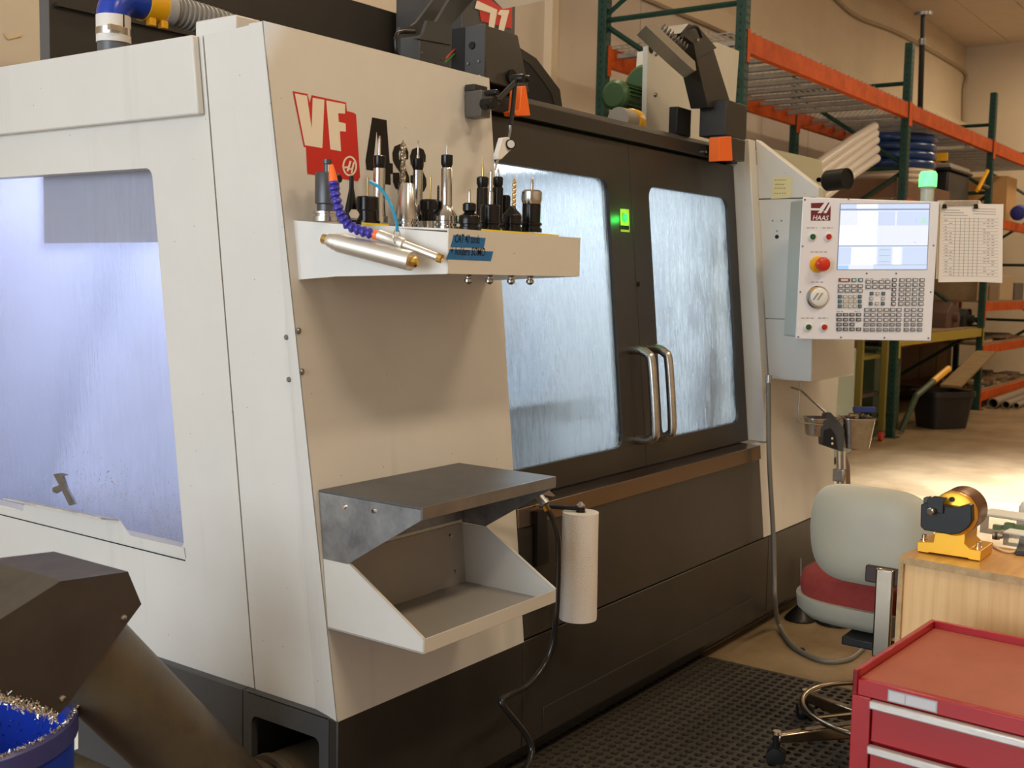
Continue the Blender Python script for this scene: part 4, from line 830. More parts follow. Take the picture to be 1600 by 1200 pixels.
# emblem
M_MAR = mat('maroon_print', (0.16, 0.015, 0.03), 0.4)
lg = flat([(140, 88), (297, 84), (294, 228), (138, 228)], M_MAR, 'emblem', fpl, 0.0014)
for pts in (((130, 128), (210, 130), (248, 82), (278, 80), (222, 168), (190, 168), (208, 148), (132, 146)), ((232, 150), (252, 150), (290, 82), (318, 70), (262, 168), (236, 168), (250, 158))):
    flat(pts, M_PW, 'emblem_stroke', lg, 0.0022)
text('emblem_lettering', 'HAAS', PZ(148, 222, 0.0016), UX, UZ, 50 * sp, M_PW, lg, 0.0006, 0.2, 0.012)
# lamps, knobs, buttons
def cyl(u, v, prof, m_, name, par): return MB().lathe([(r_ * sp, h_) for r_, h_ in prof], PZ(u, v, 0.0005), PN, 24).build(name, m_, par)
M_GB = mat('green_button', (0.01, 0.10, 0.04), 0.35); M_RB = mat('red_button', (0.50, 0.01, 0.015), 0.35); M_RING = mat('button_ring', (0.80, 0.82, 0.82), 0.3)
for (u, v, m_, nm) in ((148, 357, M_GB, 'green_button'), (275, 357, M_RB, 'red_button'), (114, 1077, M_GB, 'green_button'), (240, 1077, M_RB, 'red_button')):
    b = cyl(u, v, [(33, 0), (33, 0.004), (29, 0.005)], M_RING, nm, pd); cyl(u, v, [(21, 0.004), (21, 0.009), (17, 0.011)], m_, 'button_cap', b)
es = cyl(190, 577, [(62, 0), (62, 0.004), (56, 0.006)], M_YEL, 'emergency_stop', pd)
cyl(208, 577, [(40, 0.005), (40, 0.02), (53, 0.024), (53, 0.034), (44, 0.042), (20, 0.047), (1, 0.048)], mat('estop_red', (0.62, 0.03, 0.01), 0.3), 'stop_button', es)
jd = cyl(188, 838, [(86, 0), (86, 0.006), (78, 0.010)], M_STEEL, 'jog_wheel', pd)
cyl(192, 836, [(68, 0.008), (68, 0.016), (62, 0.018)], M_RING, 'wheel_cap', jd)
for k_ in (0, 34): flat([(150 + k_, 862), (166 + k_, 862), (206 + k_, 806), (188 + k_, 806)], M_PB, 'wheel_mark', jd, 0.0195)
arcp = [(188 + 80 * math.cos(math.radians(a)), 838 - 80 * math.sin(math.radians(a))) for a in range(40, 141, 10)] + [(188 + 73 * math.cos(math.radians(a)), 838 - 73 * math.sin(math.radians(a))) for a in range(140, 39, -10)]
flat(arcp, M_YEL, 'wheel_scale', jd, 0.0110)
for (u, v) in ((90, 62), (437, 56), (787, 52), (1120, 52), (72, 432), (1116, 427), (54, 797), (1094, 798), (38, 1156), (378, 1160), (724, 1162), (1075, 1166), (582, 650), (818, 650)):
    cyl(u, v, [(7, 0), (6, 0.002)], M_STEELD, 'screw', fpl)
# printed captions (illegible at this distance in the photograph)
M_CAP = mat('caption_ink', (0.30, 0.31, 0.33), 0.5)
for (u0, u1, v) in ((105, 190, 286), (232, 318, 286), (135, 272, 478), (140, 240, 719), (62, 165, 1006), (196, 284, 1006), (575, 640, 694), (700, 770, 694), (343, 398, 954), (486, 536, 954)):
    n_ = int((u1 - u0) / 9)
    for i in range(n_):
        if i % 4 == 3: continue
        u = u0 + i * 9; flat([(u, v - 4), (u + 6, v - 4), (u + 6, v + 4), (u, v + 4)], M_CAP, 'caption', fpl, 0.001, 0.0004)
# keys
def keymesh(nm, w_, h_, base_, top_):
    mb = MB(); a, b = w_ * sp / 2, h_ * sp / 2; d = 0.004
    mb.add([(-a, -b, 0), (a, -b, 0), (a, b, 0), (-a, b, 0), (-a, -b, d), (a, -b, d), (a, b, d), (-a, b, d)], [(0, 1, 5, 4), (1, 2, 6, 5), (2, 3, 7, 6), (3, 0, 4, 7), (4, 5, 6, 7)])
    c, e = a * 0.66, b * 0.56; mb.add([(-c, -e, d), (c, -e, d), (c, e, d), (-c, e, d), (-c * .95, -e * .95, d + 0.001), (c * .95, -e * .95, d + 0.001), (c * .95, e * .95, d + 0.001), (-c * .95, e * .95, d + 0.001)], [(0, 1, 5, 4), (1, 2, 6, 5), (2, 3, 7, 6), (3, 0, 4, 7), (4, 5, 6, 7)])
    me = mb.mesh(nm, 0); me.materials.append(base_); me.materials.append(top_)
    for i, p in enumerate(me.polygons): p.material_index = 0 if i < 5 else 1
    return me
KD = mat('key_dark', (0.07, 0.07, 0.075), 0.5); KG = mat('key_grey', (0.19, 0.19, 0.20), 0.5); KL_ = mat('key_light', (0.72, 0.72, 0.72), 0.5); KT = mat('key_teal', (0.03, 0.13, 0.18), 0.5); KB = mat('key_beige', (0.40, 0.36, 0.28), 0.5); KR = mat('key_brown', (0.24, 0.07, 0.04), 0.5); KM = mat('key_mid', (0.42, 0.42, 0.43), 0.5)
K1 = keymesh('key', 40, 26, KG, KL_); K2 = keymesh('key', 38, 24, KD, KM); K3 = keymesh('key', 27, 26, KT, KG); K4 = keymesh('key', 27, 24, KB, KL_); K5 = keymesh('key', 88, 26, KR, KL_); K6 = keymesh('key', 36, 26, KT, KL_); K7 = keymesh('key', 33, 27, KD, KL_); K8 = keymesh('key', 38, 24, KG, KM)
def key(me, u, v):
    o = bpy.data.objects.new('key', me); COL.objects.link(o); o.parent = pd
    o.matrix_parent_inverse = Matrix.Translation(-pd.location); M4 = PM.copy(); M4.translation = PZ(u, v, 0.0008); o.matrix_basis = M4
key(K5, 402, 702); key(K6, 479, 702); key(K6, 532, 702)
for v in (750, 787):
    for u in (373, 425, 477, 528): key(K1, u, v)
for v in (835, 873, 911):
    for i, u in enumerate((366, 406, 446, 486, 526)): key(K3 if i in (0, 4) else K4, u, v)
for v in (978, 1018, 1056, 1094):
    for i, u in enumerate((360, 412, 464, 516)):
        if not (v == 1056 and i == 3): key(K2, u, v)
for v in (717, 757):
    for u in (593, 645, 697, 748): key(K1, u, v)
for v, us in ((810, (620, 667, 713)), (850, (617, 711)), (890, (613, 661, 709))):
    for i, u in enumerate(us): key(K3 if (len(us) == 3 and i != 1) else K4, u, v)
for j, v in enumerate((702, 740, 778, 816, 855, 892)):
    key(K7, 801 - j * 1.5, v)
    for u in (862, 914, 968, 1022): key(K1, u - j * 1.8, v)
for j, v in enumerate((940, 980, 1020, 1058, 1098)):
    for i, u in enumerate((582, 632, 685, 737, 787, 838, 902, 955, 1008)): key(K1 if j < 3 else K8, u - j * 1.5, v)
# beacon
bc = PP(1449, 300, -0.07); M_BEA = mat('beacon_green', (0.1, 0.9, 0.4), 0.3, emit=(0.14, 1.0, 0.20), estr=1.7)
be = thing('signal_beacon', PP(1449, 315, -0.07), 'glowing green signal beacon on top of the control pendant', 'beacon')
zb0 = PP(1449, 316, -0.07).z; zb1 = PP(1449, 292, -0.07).z; zb2 = PP(1449, 268, -0.07).z; s1 = dep(bc) / FPX
MB().lathe([(10 * s1, zb0 - 0.004), (10 * s1, zb1 - 0.01), (13 * s1, zb1)], (bc.x, bc.y, 0), (0, 0, 1), 20).build('beacon_base', mat('beacon_grey', (0.45, 0.5, 0.45), 0.4), be)
MB().lathe([(13.5 * s1, zb1), (13.5 * s1, zb2 - 0.01), (11 * s1, zb2)], (bc.x, bc.y, 0), (0, 0, 1), 20).build('beacon_lens', M_BEA, be)
# swivel arm behind the pendant
MB().prism([PP(1262, 330, -0.135), PP(1300, 330, -0.135), PP(1300, 500, -0.135), PP(1262, 500, -0.135)], Vector((0.14, 0.05, 0))).build('swivel_arm', M_PB, pd, 0.004)
# clipboard with papers
cbd = thing('clipboard', PP(1515, 440, -0.03), 'clipboard of printed table sheets hung beside the control pendant', 'clipboard')
MB().prism([PP(*p, -0.034) for p in ((1466, 313), (1531, 313), (1534, 318), (1560, 322), (1556, 436), (1462, 436))], -PN * 0.004).build('board', mat('board_cream', (0.62, 0.58, 0.48), 0.5), cbd, smooth=0)
M_PAPER = mat('paper', (0.80, 0.76, 0.72), 0.85)
MB().prism([PP(*p, -0.033) for p in ((1470, 319), (1567, 322), (1566, 442), (1468, 438))], PN * 0.0004).build('paper_sheet', M_PAPER, cbd, smooth=0)
pa = MB().prism([PP(*p, -0.032) for p in ((1469, 318), (1568, 319), (1564, 440), (1466, 441))], PN * 0.0004).build('paper_sheet', M_PAPER, cbd, smooth=0)
m = MB()
def pln(x0, y0, x1, y1, w_=0.5):
    n_ = Vector((y0 - y1, x1 - x0)).normalized() * w_ / 2
    m.add([PP(x0 + n_.x, y0 + n_.y, -0.0310), PP(x1 + n_.x, y1 + n_.y, -0.0310), PP(x1 - n_.x, y1 - n_.y, -0.0310), PP(x0 - n_.x, y0 - n_.y, -0.0310)], [(0, 1, 2, 3)])
for i in range(19): pln(1473, 341 + i * 5.0, 1560, 342 + i * 5.0, 0.45)
for xx in (1493, 1501, 1508, 1515, 1522, 1529): pln(xx, 340, xx - 3, 432, 0.7)
for i in range(3): pln(1474, 328 + i * 4, 1500 + i * 6, 328.5 + i * 4, 1.0); pln(1520, 326 + i * 4, 1556, 327 + i * 4, 0.8)
random.seed(5)
for i in range(18):
    for xx in (1476, 1483, 1536, 1542, 1549): 
        if random.random() < 0.75: pln(xx, 344 + i * 5, xx + random.uniform(3, 5), 344 + i * 5, 1.1)
m.build('printed_table', M_CAP, pa, smooth=0)
cl = MB().prism([PP(*p, -0.0305) for p in ((1475, 314), (1528, 314), (1526, 321), (1476, 322))], PN * 0.004).build('clip', M_STEEL, cbd, 0.001)
for x in (1475.5, 1524.5): MB().prism([PP(x - 2.5, 319, -0.026), PP(x + 2.5, 319, -0.026), PP(x + 3.5, 326, -0.026), PP(x - 3.5, 326, -0.026)], PN * 0.003).build('clip_foot', M_BLACK, cl)
# sticky note
nt_ = MB().prism([H(*p, 'x', XA - 0.0012) for p in ((1208, 277), (1238, 276), (1236, 309), (1205, 311))], (0.0004, 0, 0)).build('sticky_note', mat('note_yellow', (0.74, 0.66, 0.36), 0.8), smooth=0)
tag(nt_, 'pale yellow handwritten sticky note on the control arm box', 'note')
for i, (y, x0, x1) in enumerate(((281, 1210, 1229), (288, 1211, 1226), (294, 1210, 1228), (302, 1209, 1229))):
    mm = MB()
    for k_ in range(5):
        xx = x0 + (x1 - x0) * k_ / 5; mm.prism([H(*p, 'x', XA - 0.0018) for p in ((xx, y), (xx + 2.6, y - 1.2), (xx + 2.8, y + 0.2), (xx + 0.3, y + 1.2))], (0.0002, 0, 0))
    mm.build('handwriting', mat('pencil', (0.35, 0.30, 0.16), 0.7), nt_, smooth=0)
# black spot lamp on the control arm
a = HD(1291, 283, 4.5); b = HD(1324, 279, 4.42); r = 16.5 * 4.45 / FPX; d = b - a
so = thing('spot_lamp', a, 'small black cylindrical spot lamp behind the control pendant top', 'lamp')
MB().lathe([(r * 0.85, 0), (r, 0.008), (r, d.length), (r * 0.86, d.length), (r * 0.84, d.length - 0.004)], a, d, 24).build('barrel', M_BLACK, so)
MB().tube([a + d * 0.1, HD(1279, 281, 4.5), Vector((XA + 0.30, -0.08, HD(1279, 281, 4.5).z))], 0.010, 8).build('bracket', M_BLACK, so)
# grey hose from the arm box to the floor
q = [PF(1201, 594, 0.05), PF(1201, 640, 0.05), PF(1202, 720, 0.05), PF(1208, 830, 0.05), PF(1210, 900, 0.05), PF(1211, 935, 0.06)]
q += [H(1217, 975, 'z', 0.03), H(1240, 1010, 'z', 0.012), H(1285, 1032, 'z', 0.012), H(1325, 1030, 'z', 0.012), H(1350, 1012, 'z', 0.012)]
gh = thing('pendant_hose', q[0], 'thin grey hose dropping from the control arm box and looping over the floor', 'hose')
MB().tube(bez(q, 8), 0.0095, 10).build('hose', mat('hose_grey_thin', (0.16, 0.15, 0.13), 0.4), gh, smooth=60)
MB().lathe([(0.013, 0), (0.013, 0.03), (0.009, 0.032), (0.011, 0.07)], q[0] + Vector((0, 0, 0.02)), (0, 0, -1), 12).build('fitting', M_STEEL, gh)

# ================================================================== CHIP AUGER AND BARREL
au = thing('chip_auger', (-0.2, 0.2, 0.1), 'dark brown chip auger tube with a faceted discharge hood', 'auger')
M_AUG = mat('auger_paint', (0.062, 0.050, 0.040), 0.38, 0, 0.45, 5, 0.05, 120, col2=(0.105, 0.085, 0.055))
M_HTOP = mat('hood_top_lit', (0.085, 0.070, 0.050), 0.62, 0, 0.4, 7, 0.05, 120)  # hood colour lightened: light reflected off the top plates is painted in
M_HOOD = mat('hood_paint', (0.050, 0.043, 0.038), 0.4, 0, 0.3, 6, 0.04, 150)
ta = (H(196, 978, 'y', 0.2) + H(104, 1100, 'y', 0.2)) / 2; tb2 = (H(383, 1197, 'y', 0.2) + H(234, 1197, 'y', 0.2)) / 2; d = (tb2 - ta); d.y = 0; d.normalize()
rt = 0.092; end = ta + d * ((ta.z - 0.15) / -d.z)
MB().tube([ta - d * 0.10, end], rt, 32).build('tube', M_AUG, au, smooth=60)
MB().tube([(end.x, 0.2, 0.19), (0.20, 0.17, 0.19)], 0.085, 28).build('inlet_pipe', M_AUG, au, smooth=60)
MB().lathe([(0.085, 0), (0.1, 0.0), (0.1, 0.02), (0.085, 0.02)], (-0.045, 0.175, 0.19), (1, 0, 0), 28, closed=True).build('inlet_collar', M_AUG, au)
yf = 0.09
fpts = [H(*p, 'y', yf) for p in ((-40, 992), (0, 968), (95, 908), (200, 893), (221, 944), (105, 1102), (88, 1121), (-40, 1083))]
dpt = H(84, 868, 'x', fpts[3].x).y - yf
MB().prism(fpts, (0, 0.004, 0)).build('hood_side', M_HOOD, au, smooth=0)
MB().prism([p + Vector((0, dpt, 0)) for p in fpts], (0, -0.004, 0)).build('hood_side', M_HOOD, au, smooth=0)
for i in (1, 2, 3, 0):
    a, b = fpts[i], fpts[i + 1]; nn = Vector((b.z - a.z, 0, -(b.x - a.x))).normalized() * 0.003
    MB().prism([a + Vector((0, 0.0041, 0)), b + Vector((0, 0.0041, 0)), b + Vector((0, dpt - 0.0041, 0)), a + Vector((0, dpt - 0.0041, 0))], nn).build('hood_top', M_HTOP, au, smooth=0)
for p in ((193, 965), (97, 1091)): MB().lathe([(0.0062, 0), (0.0055, 0.003), (0.002, 0.005)], H(*p, 'y', yf), (0, -1, 0), 12).build('hood_bolt', M_STEEL, au)
# barrel with chips
bzr = 0.56; edge = H(108, 1128, 'z', bzr)
br = 0.25; fwd = Vector((0.81, 0.585, 0)); rgt = Vector((0.585, -0.81, 0))
bcn = edge - rgt * br; bcn.z = 0
ba = thing('chip_barrel', bcn, 'blue plastic barrel sprinkled with metal chips under the auger hood', 'barrel')
M_BLU = mat('barrel_blue', (0.014, 0.055, 0.55), 0.32, 0, 0.2, 4)
M_BLR = mat('barrel_rim', (0.05, 0.055, 0.22), 0.35)
MB().lathe([(br * 0.90, 0.0), (br * 0.93, 0.02), (br * 0.97, bzr - 0.04), (br * 0.94, bzr - 0.03), (br * 0.88, 0.03), (0.001, 0.03)], (bcn.x, bcn.y, 0), (0, 0, 1), 48).build('wall', M_BLU, ba)
MB().lathe([(br * 0.935, bzr - 0.045), (br, bzr - 0.045), (br, bzr - 0.008), (br * 0.975, bzr), (br * 0.94, bzr - 0.005)], (bcn.x, bcn.y, 0), (0, 0, 1), 48, closed=True).build('rim', M_BLR, ba)
random.seed(11); m = MB()
def chip(p, s=1.0):
    e = Euler((random.uniform(0, 6), random.uniform(0, 6), random.uniform(0, 6))).to_matrix(); m.cb(p, (random.uniform(0.004, 0.011) * s, 0.0016, 0.0008), e)
for i in range(900):
    a = random.uniform(0, 6.283); rr_ = random.uniform(0.965, 1.0) * br; chip(Vector((bcn.x + rr_ * math.cos(a), bcn.y + rr_ * math.sin(a), bzr + 0.0015)), 0.8)
for i in range(1100):
    a = random.uniform(0, 6.283); z = bzr - 0.04 - abs(random.gauss(0, 0.16))
    if z < 0.1: continue
    rr_ = br * (0.88 + 0.06 * (z - 0.03) / (bzr - 0.06)) - 0.003; chip(Vector((bcn.x + rr_ * math.cos(a), bcn.y + rr_ * math.sin(a), z)), 0.8)
for i in range(3200):
    a = random.uniform(0, 6.283); rr_ = br * 0.86 * math.sqrt(random.random()); chip(Vector((bcn.x + rr_ * math.cos(a), bcn.y + rr_ * math.sin(a), 0.20 + 0.05 * random.random() + 0.06 * (1 - rr_ / br))))
m.build('metal_chips', mat('chip_bright', (0.78, 0.76, 0.72), 0.22, 1.0), ba, smooth=0, kind='stuff')
# chips clinging to the hood lip
m = MB()
for i in range(420):
    t_ = random.random(); p = H(-20 + 110 * t_, 1085 + 38 * t_ + random.gauss(-3, 5), 'y', yf - 0.003); chip(p, 0.9)
m.build('clinging_chips', MATS['chip_bright'], au, smooth=0, kind='stuff')

# ================================================================== CHAIR
cx, cy = 1.51, -0.745
chr_ = thing('task_chair', (cx, cy, 0), 'grey-backed task chair with red seat, chrome foot ring and castors', 'chair')
M_SHELL = mat('chair_shell', (0.38, 0.36, 0.28), 0.45, 0, 0.05, 4); M_REDF = mat('red_fabric', (0.27, 0.030, 0.022), 0.85, 0, 0.15, 40, 0.3, 400)
M_CHR = mat('worn_chrome', (0.44, 0.38, 0.30), 0.18, 1.0, 0.1, 10)
legs = []
a0 = math.atan2(-0.55 - cy, 1.25 - cx) - 0.14
for i in range(5):
    a = a0 + i * 2 * math.pi / 5 ; u = Vector((math.cos(a), math.sin(a), 0)); v = Vector((-u.y, u.x, 0)); c0 = Vector((cx, cy, 0))
    L_ = 0.325
    lg = MB().add([c0 + u * 0.03 + v * 0.024 + Vector((0, 0, 0.075)), c0 + u * 0.03 - v * 0.024 + Vector((0, 0, 0.075)), c0 + u * L_ - v * 0.015 + Vector((0, 0, 0.068)), c0 + u * L_ + v * 0.015 + Vector((0, 0, 0.068)),
        c0 + u * 0.03 + v * 0.020 + Vector((0, 0, 0.125)), c0 + u * 0.03 - v * 0.020 + Vector((0, 0, 0.125)), c0 + u * L_ - v * 0.013 + Vector((0, 0, 0.095)), c0 + u * L_ + v * 0.013 + Vector((0, 0, 0.095))],
        [(0, 1, 2, 3), (4, 5, 6, 7), (0, 1, 5, 4), (1, 2, 6, 5), (2, 3, 7, 6), (3, 0, 4, 7)]).build('leg', M_CHR, chr_, 0.006)
    e = c0 + u * L_
    cs = MB().tube([e + Vector((0, 0, 0.09)), e + Vector((0, 0, 0.045))], 0.011, 10).build('castor', M_BLACK, chr_)
    w_ = Vector((math.cos(a + 1.1), math.sin(a + 1.1), 0))
    MB().lathe([(0.008, -0.026), (0.026, -0.024), (0.028, -0.018), (0.028, -0.006), (0.010, -0.004), (0.010, 0.004), (0.028, 0.006), (0.028, 0.018), (0.026, 0.024), (0.008, 0.026)], e + Vector((0, 0, 0.0285)), w_, 20).build('castor_wheel', M_BLACK, cs)
    MB().lathe([(0.013, 0), (0.016, 0.004), (0.012, 0.012)], e + Vector((0, 0, 0.09)), (0, 0, 1), 12).build('castor_cap', M_CHROME, cs)
MB().lathe([(0.045, 0.07), (0.045, 0.13), (0.027, 0.14), (0.027, 0.34), (0.019, 0.345), (0.019, 0.425)], (cx, cy, 0), (0, 0, 1), 20).build('column', M_CHR, chr_)
fr = 0.23; zr = 0.15
MB().tube([(cx + fr * math.cos(a), cy + fr * math.sin(a), zr) for a in [2 * math.pi * i / 48 for i in range(49)]], 0.0085, 10, False).build('foot_ring', M_CHR, chr_, smooth=60)
for i in range(3):
    a = i * 2.094 + 0.4; MB().tube([(cx + 0.026 * math.cos(a), cy + 0.026 * math.sin(a), zr), (cx + fr * math.cos(a), cy + fr * math.sin(a), zr)], 0.006, 8).build('ring_spoke', M_CHR, chr_)
def superpts(cx_, cy_, a_, b_, e_, n_=40):
    out = []
    for i in range(n_):
        t_ = 2 * math.pi * i / n_; c_, s_ = math.cos(t_), math.sin(t_)
        out.append((cx_ + a_ * math.copysign(abs(c_) ** e_, c_), cy_ + b_ * math.copysign(abs(s_) ** e_, s_)))
    return out
def stack(levels, e_=0.62, n_=40, ctr=(cx, cy)):
    V = []; F = []
    for (z_, a_, b_) in levels: V += [Vector((x, y, z_)) for x, y in superpts(ctr[0], ctr[1], a_, b_, e_, n_)]
    for i in range(len(levels) - 1): F += [(i * n_ + k, i * n_ + (k + 1) % n_, (i + 1) * n_ + (k + 1) % n_, (i + 1) * n_ + k) for k in range(n_)]
    F += [tuple(range(n_)), tuple(range((len(levels) - 1) * n_, len(levels) * n_))]
    return MB().add(V, F)
stack([(0.425, 0.15, 0.17), (0.435, 0.195, 0.215), (0.460, 0.218, 0.240), (0.498, 0.222, 0.244), (0.500, 0.212, 0.234)]).build('seat_shell', M_SHELL, chr_, smooth=50)
stack([(0.5002, 0.210, 0.230), (0.53, 0.214, 0.236), (0.56, 0.206, 0.228), (0.578, 0.175, 0.19), (0.585, 0.10, 0.12)]).build('seat_cushion', M_REDF, chr_, smooth=60)
MB().bx(cx - 0.24, cx + 0.08, cy - 0.05, cy + 0.05, 0.400, 0.4245).build('seat_mechanism', M_BLACK, chr_, 0.004)
# backrest: curved shell, fabric pad on its far side
bX = 1.275
ybl = H(1262, 830, 'x', bX).y; ybc = H(1356, 830, 'x', bX).y; hw = ybl - ybc; zt_ = H(1350, 760, 'x', bX).z; zb_ = H(1350, 912, 'x', bX).z
zc_ = (zt_ + zb_) / 2; hh = (zt_ - zb_) / 2
def backshell(name, m_, k0, k1, xo, th):
    V = []; F = []; N = 40; rings = [(0.0, 0), (0.35, 1), (0.65, 1), (0.86, 1), (0.96, 1), (1.0, 1)]
    fr_, bk_ = [], []
    for side in (0, 1):
        for (rad, _) in rings[1:]:
            for i in range(N):
                t_ = 2 * math.pi * i / N; c_, s_ = math.cos(t_), math.sin(t_)
                y = k0 * hw * rad * math.copysign(abs(c_) ** 0.52, c_); z = k1 * hh * rad * math.copysign(abs(s_) ** 0.60, s_)
                # narrower towards the foot
                y *= 1.0 - 0.10 * max(0, -z / hh)
                x = bX + xo - 0.35 * (y * y) * -1 * 1.6 + 0.06 * (-z) / hh * -0.2 + (0.018 if side else 0.0) * 0
                e_ = (1 - rad ** 6) * th / 2
                V.append(Vector((x + (e_ if side else -e_), ybc + y, zc_ + z)))
    R = len(rings) - 1
    for side in (0, 1):
        o = side * R * N
        F.append(tuple(o + i for i in range(N)))
        for r_ in range(R - 1): F += [(o + r_ * N + k, o + r_ * N + (k + 1) % N, o + (r_ + 1) * N + (k + 1) % N, o + (r_ + 1) * N + k) for k in range(N)]
    o1 = (R - 1) * N; o2 = R * N + (R - 1) * N
    F += [(o1 + k, o1 + (k + 1) % N, o2 + (k + 1) % N, o2 + k) for k in range(N)]
    return MB().add(V, F).build(name, m_, chr_, smooth=60)
backshell('backrest_shell', M_SHELL, 1.0, 1.0, 0.0, 0.05)
backshell('backrest_pad', M_REDF, 0.93, 0.90, 0.035, 0.05)
py_ = H(1381, 930, 'x', bX - 0.05).y
MB().prism([(bX - 0.055, py_ - 0.024, 0.40), (bX - 0.055, py_ + 0.024, 0.40), (bX - 0.055, py_ + 0.024, 0.645), (bX - 0.055, py_ - 0.024, 0.645)], (0.012, 0, 0)).build('back_post', M_CHR, chr_, 0.005)
MB().bx(bX - 0.043, cx - 0.15, py_ - 0.02, py_ + 0.02, 0.400, 0.412).build('back_post_foot', M_CHR, chr_, 0.003)
MB().bx(bX - 0.045, bX - 0.028, py_ - 0.055, py_ + 0.055, 0.60, 0.645).build('back_socket', mat('socket_brown', (0.035, 0.012, 0.010), 0.5), chr_, 0.003)

# ================================================================== WOODEN CABINET AND WHAT STANDS ON IT
M_WOOD = mat('birch_veneer', (0.80, 0.53, 0.25), 0.5, 0, 0.12, 3, 0.03, 80, col2=(0.70, 0.43, 0.18), stretch=(14, 14, 0.6))
M_WOODT = mat('wood_top', (0.60, 0.31, 0.08), 0.35, 0, 0.25, 5, 0.03, 80, stretch=(1, 8, 8))
M_WOODE = mat('wood_edge', (0.52, 0.35, 0.17), 0.6, 0, 0.3, 30)
ZW = 0.75; wa = H(1405, 868, 'z', ZW); wd = Vector((-0.095, -0.995, 0)); wn = Vector((0.995, -0.095, 0))
WM = Matrix((wd, wn, Vector((0, 0, 1)))).transposed().to_4x4(); WM.translation = Vector((wa.x, wa.y, 0))
wc = thing('wooden_cabinet', (wa.x + 0.2, wa.y - 0.4, 0), 'pale birch wooden cabinet behind the red tool chest', 'cabinet')
MB().bx(0.012, 0.95, 0.008, 0.272, 0.0, ZW - 0.0185, WM).build('front_and_sides', M_WOOD, wc, smooth=0)
MB().bx(0, 0.96, 0, 0.28, ZW - 0.018, ZW, WM).build('top_board', M_WOODT, wc, 0.001)
MB().bx(0.0, 0.96, -0.0015, -0.0003, ZW - 0.018, ZW - 0.0005, WM).build('top_edge', M_WOODE, wc)
MB().bx(0.0, 0.0118, -0.001, 0.272, 0.0, ZW - 0.0185, WM).build('side_edge', M_WOODE, wc)
# yellow indexing fixture
fa_ = H(1433, 862, 'z', ZW + 0.0015); fb_ = H(1531, 877, 'z', ZW + 0.0015); fd = (fb_ - fa_).normalized(); fnn = Vector((fd.y, -fd.x, 0)); fnn = fnn if fnn.x > 0 else -fnn
def PX(x, y, off=0): return HP(x, y, fa_ - fnn * off, fnn)
def z8(u, v): return (1420 + u / 7.5, 740 + v / 7.5)
fx = thing('indexing_fixture', fa_, 'gold anodised indexing fixture with black cover and brown drum on the wooden cabinet', 'fixture')
M_GA = mat('gold_anodised', (0.80, 0.42, 0.03), 0.30, 0.55, 0.06, 8)
pts = [(95, 910), (98, 800), (285, 805), (305, 690), (665, 700), (655, 825), (715, 885), (850, 905), (840, 1028), (700, 1005), (690, 992), (240, 925), (225, 932)]
MB().prism([PX(*z8(*p)) for p in pts], fnn * 0.115).build('pedestal', M_GA, fx, 0.002, smooth=0)
M_DRUM = mat('brown_drum', (0.24, 0.085, 0.022), 0.28, 0.7, 0.2, 6)
dc_ = PX(*z8(530, 470), 0.0); drr = 262 / 7.5 * dep(dc_) / FPX
dr_ = MB().lathe([(drr * 0.97, 0.012), (drr, 0.014), (drr, 0.10), (drr * 0.95, 0.105)], dc_, fnn, 36).build('drum', M_DRUM, fx)
MB().lathe([(drr * 0.92, -0.006), (drr * 0.98, -0.004), (drr * 0.98, 0.012)], dc_, fnn, 36).build('drum_ring', M_GA, fx)
MB().lathe([(0.006, 0), (0.006, 0.004)], PX(*z8(508, 300), 0.007), -fnn, 12).build('oil_port', M_BLACK, fx)
pts = [(140, 365), (230, 330), (430, 380), (560, 400), (700, 360), (735, 380), (738, 560), (690, 640), (600, 700), (500, 718), (180, 665), (135, 620)]
MB().prism([PX(*z8(*p), 0.034) for p in pts], fnn * 0.026).build('cover', M_BLACK, fx, 0.002, smooth=0)
pts = [(215, 300), (290, 268), (440, 290), (405, 340), (400, 470), (215, 440)]
MB().prism([PX(*z8(*p), 0.042) for p in pts], fnn * 0.012).build('cover_block', M_BLACK, fx, 0.001, smooth=0)
pts = [(170, 285), (240, 275), (240, 350), (170, 350)]
MB().prism([PX(*z8(*p), 0.030) for p in pts], fnn * 0.02).build('cover_block', M_DARK, fx, 0.001, smooth=0)
kk = PX(*z8(285, 440), 0.043)
MB().lathe([(0.008, 0), (0.0095, 0.002), (0.0095, 0.012), (0.007, 0.015)], kk, -fnn + Vector((0, 0.3, 0)), 10).build('thumb_screw', M_STEEL, fx)
for p in ((178, 800), (812, 895)):
    q = PX(*z8(*p), -0.03); q.z = PX(*z8(*(p[0], p[1])), 0).z - 0.004
    MB().lathe([(0.0085, 0), (0.0085, 0.006), (0.0058, 0.0065), (0.0058, 0.016)], q, (0, 0, 1), 12).build('base_bolt', M_CHROME, fx)
# clear organiser box with green pieces
def WT(x, y, dz=0.0): return H(x, y, 'z', ZW + dz)
def yawbox(name, m_, par, c, sx_, sy_, z0, z1, bev=0.0): # box aligned with the cabinet
    mm = WM.copy(); mm.translation = Vector((c.x, c.y, 0)); return MB().bx(-sx_ / 2, sx_ / 2, -sy_ / 2, sy_ / 2, z0, z1, mm).build(name, m_, par, bev)
M_CLEAR = mat('clear_plastic', (0.88, 0.90, 0.86), 0.15); M_CLEAR.node_tree.nodes['Principled BSDF'].inputs['Transmission Weight'].default_value = 0.85; M_CLEAR.node_tree.nodes['Principled BSDF'].inputs['IOR'].default_value = 1.15
oc = WT(1572, 834); ob_ = thing('organiser_box', oc, 'clear plastic organiser box of green pieces behind the gold fixture', 'box')
hb = 0.055
yawbox('tub', M_CLEAR, ob_, oc, 0.11, 0.08, ZW + 0.001, ZW + hb - 0.008)
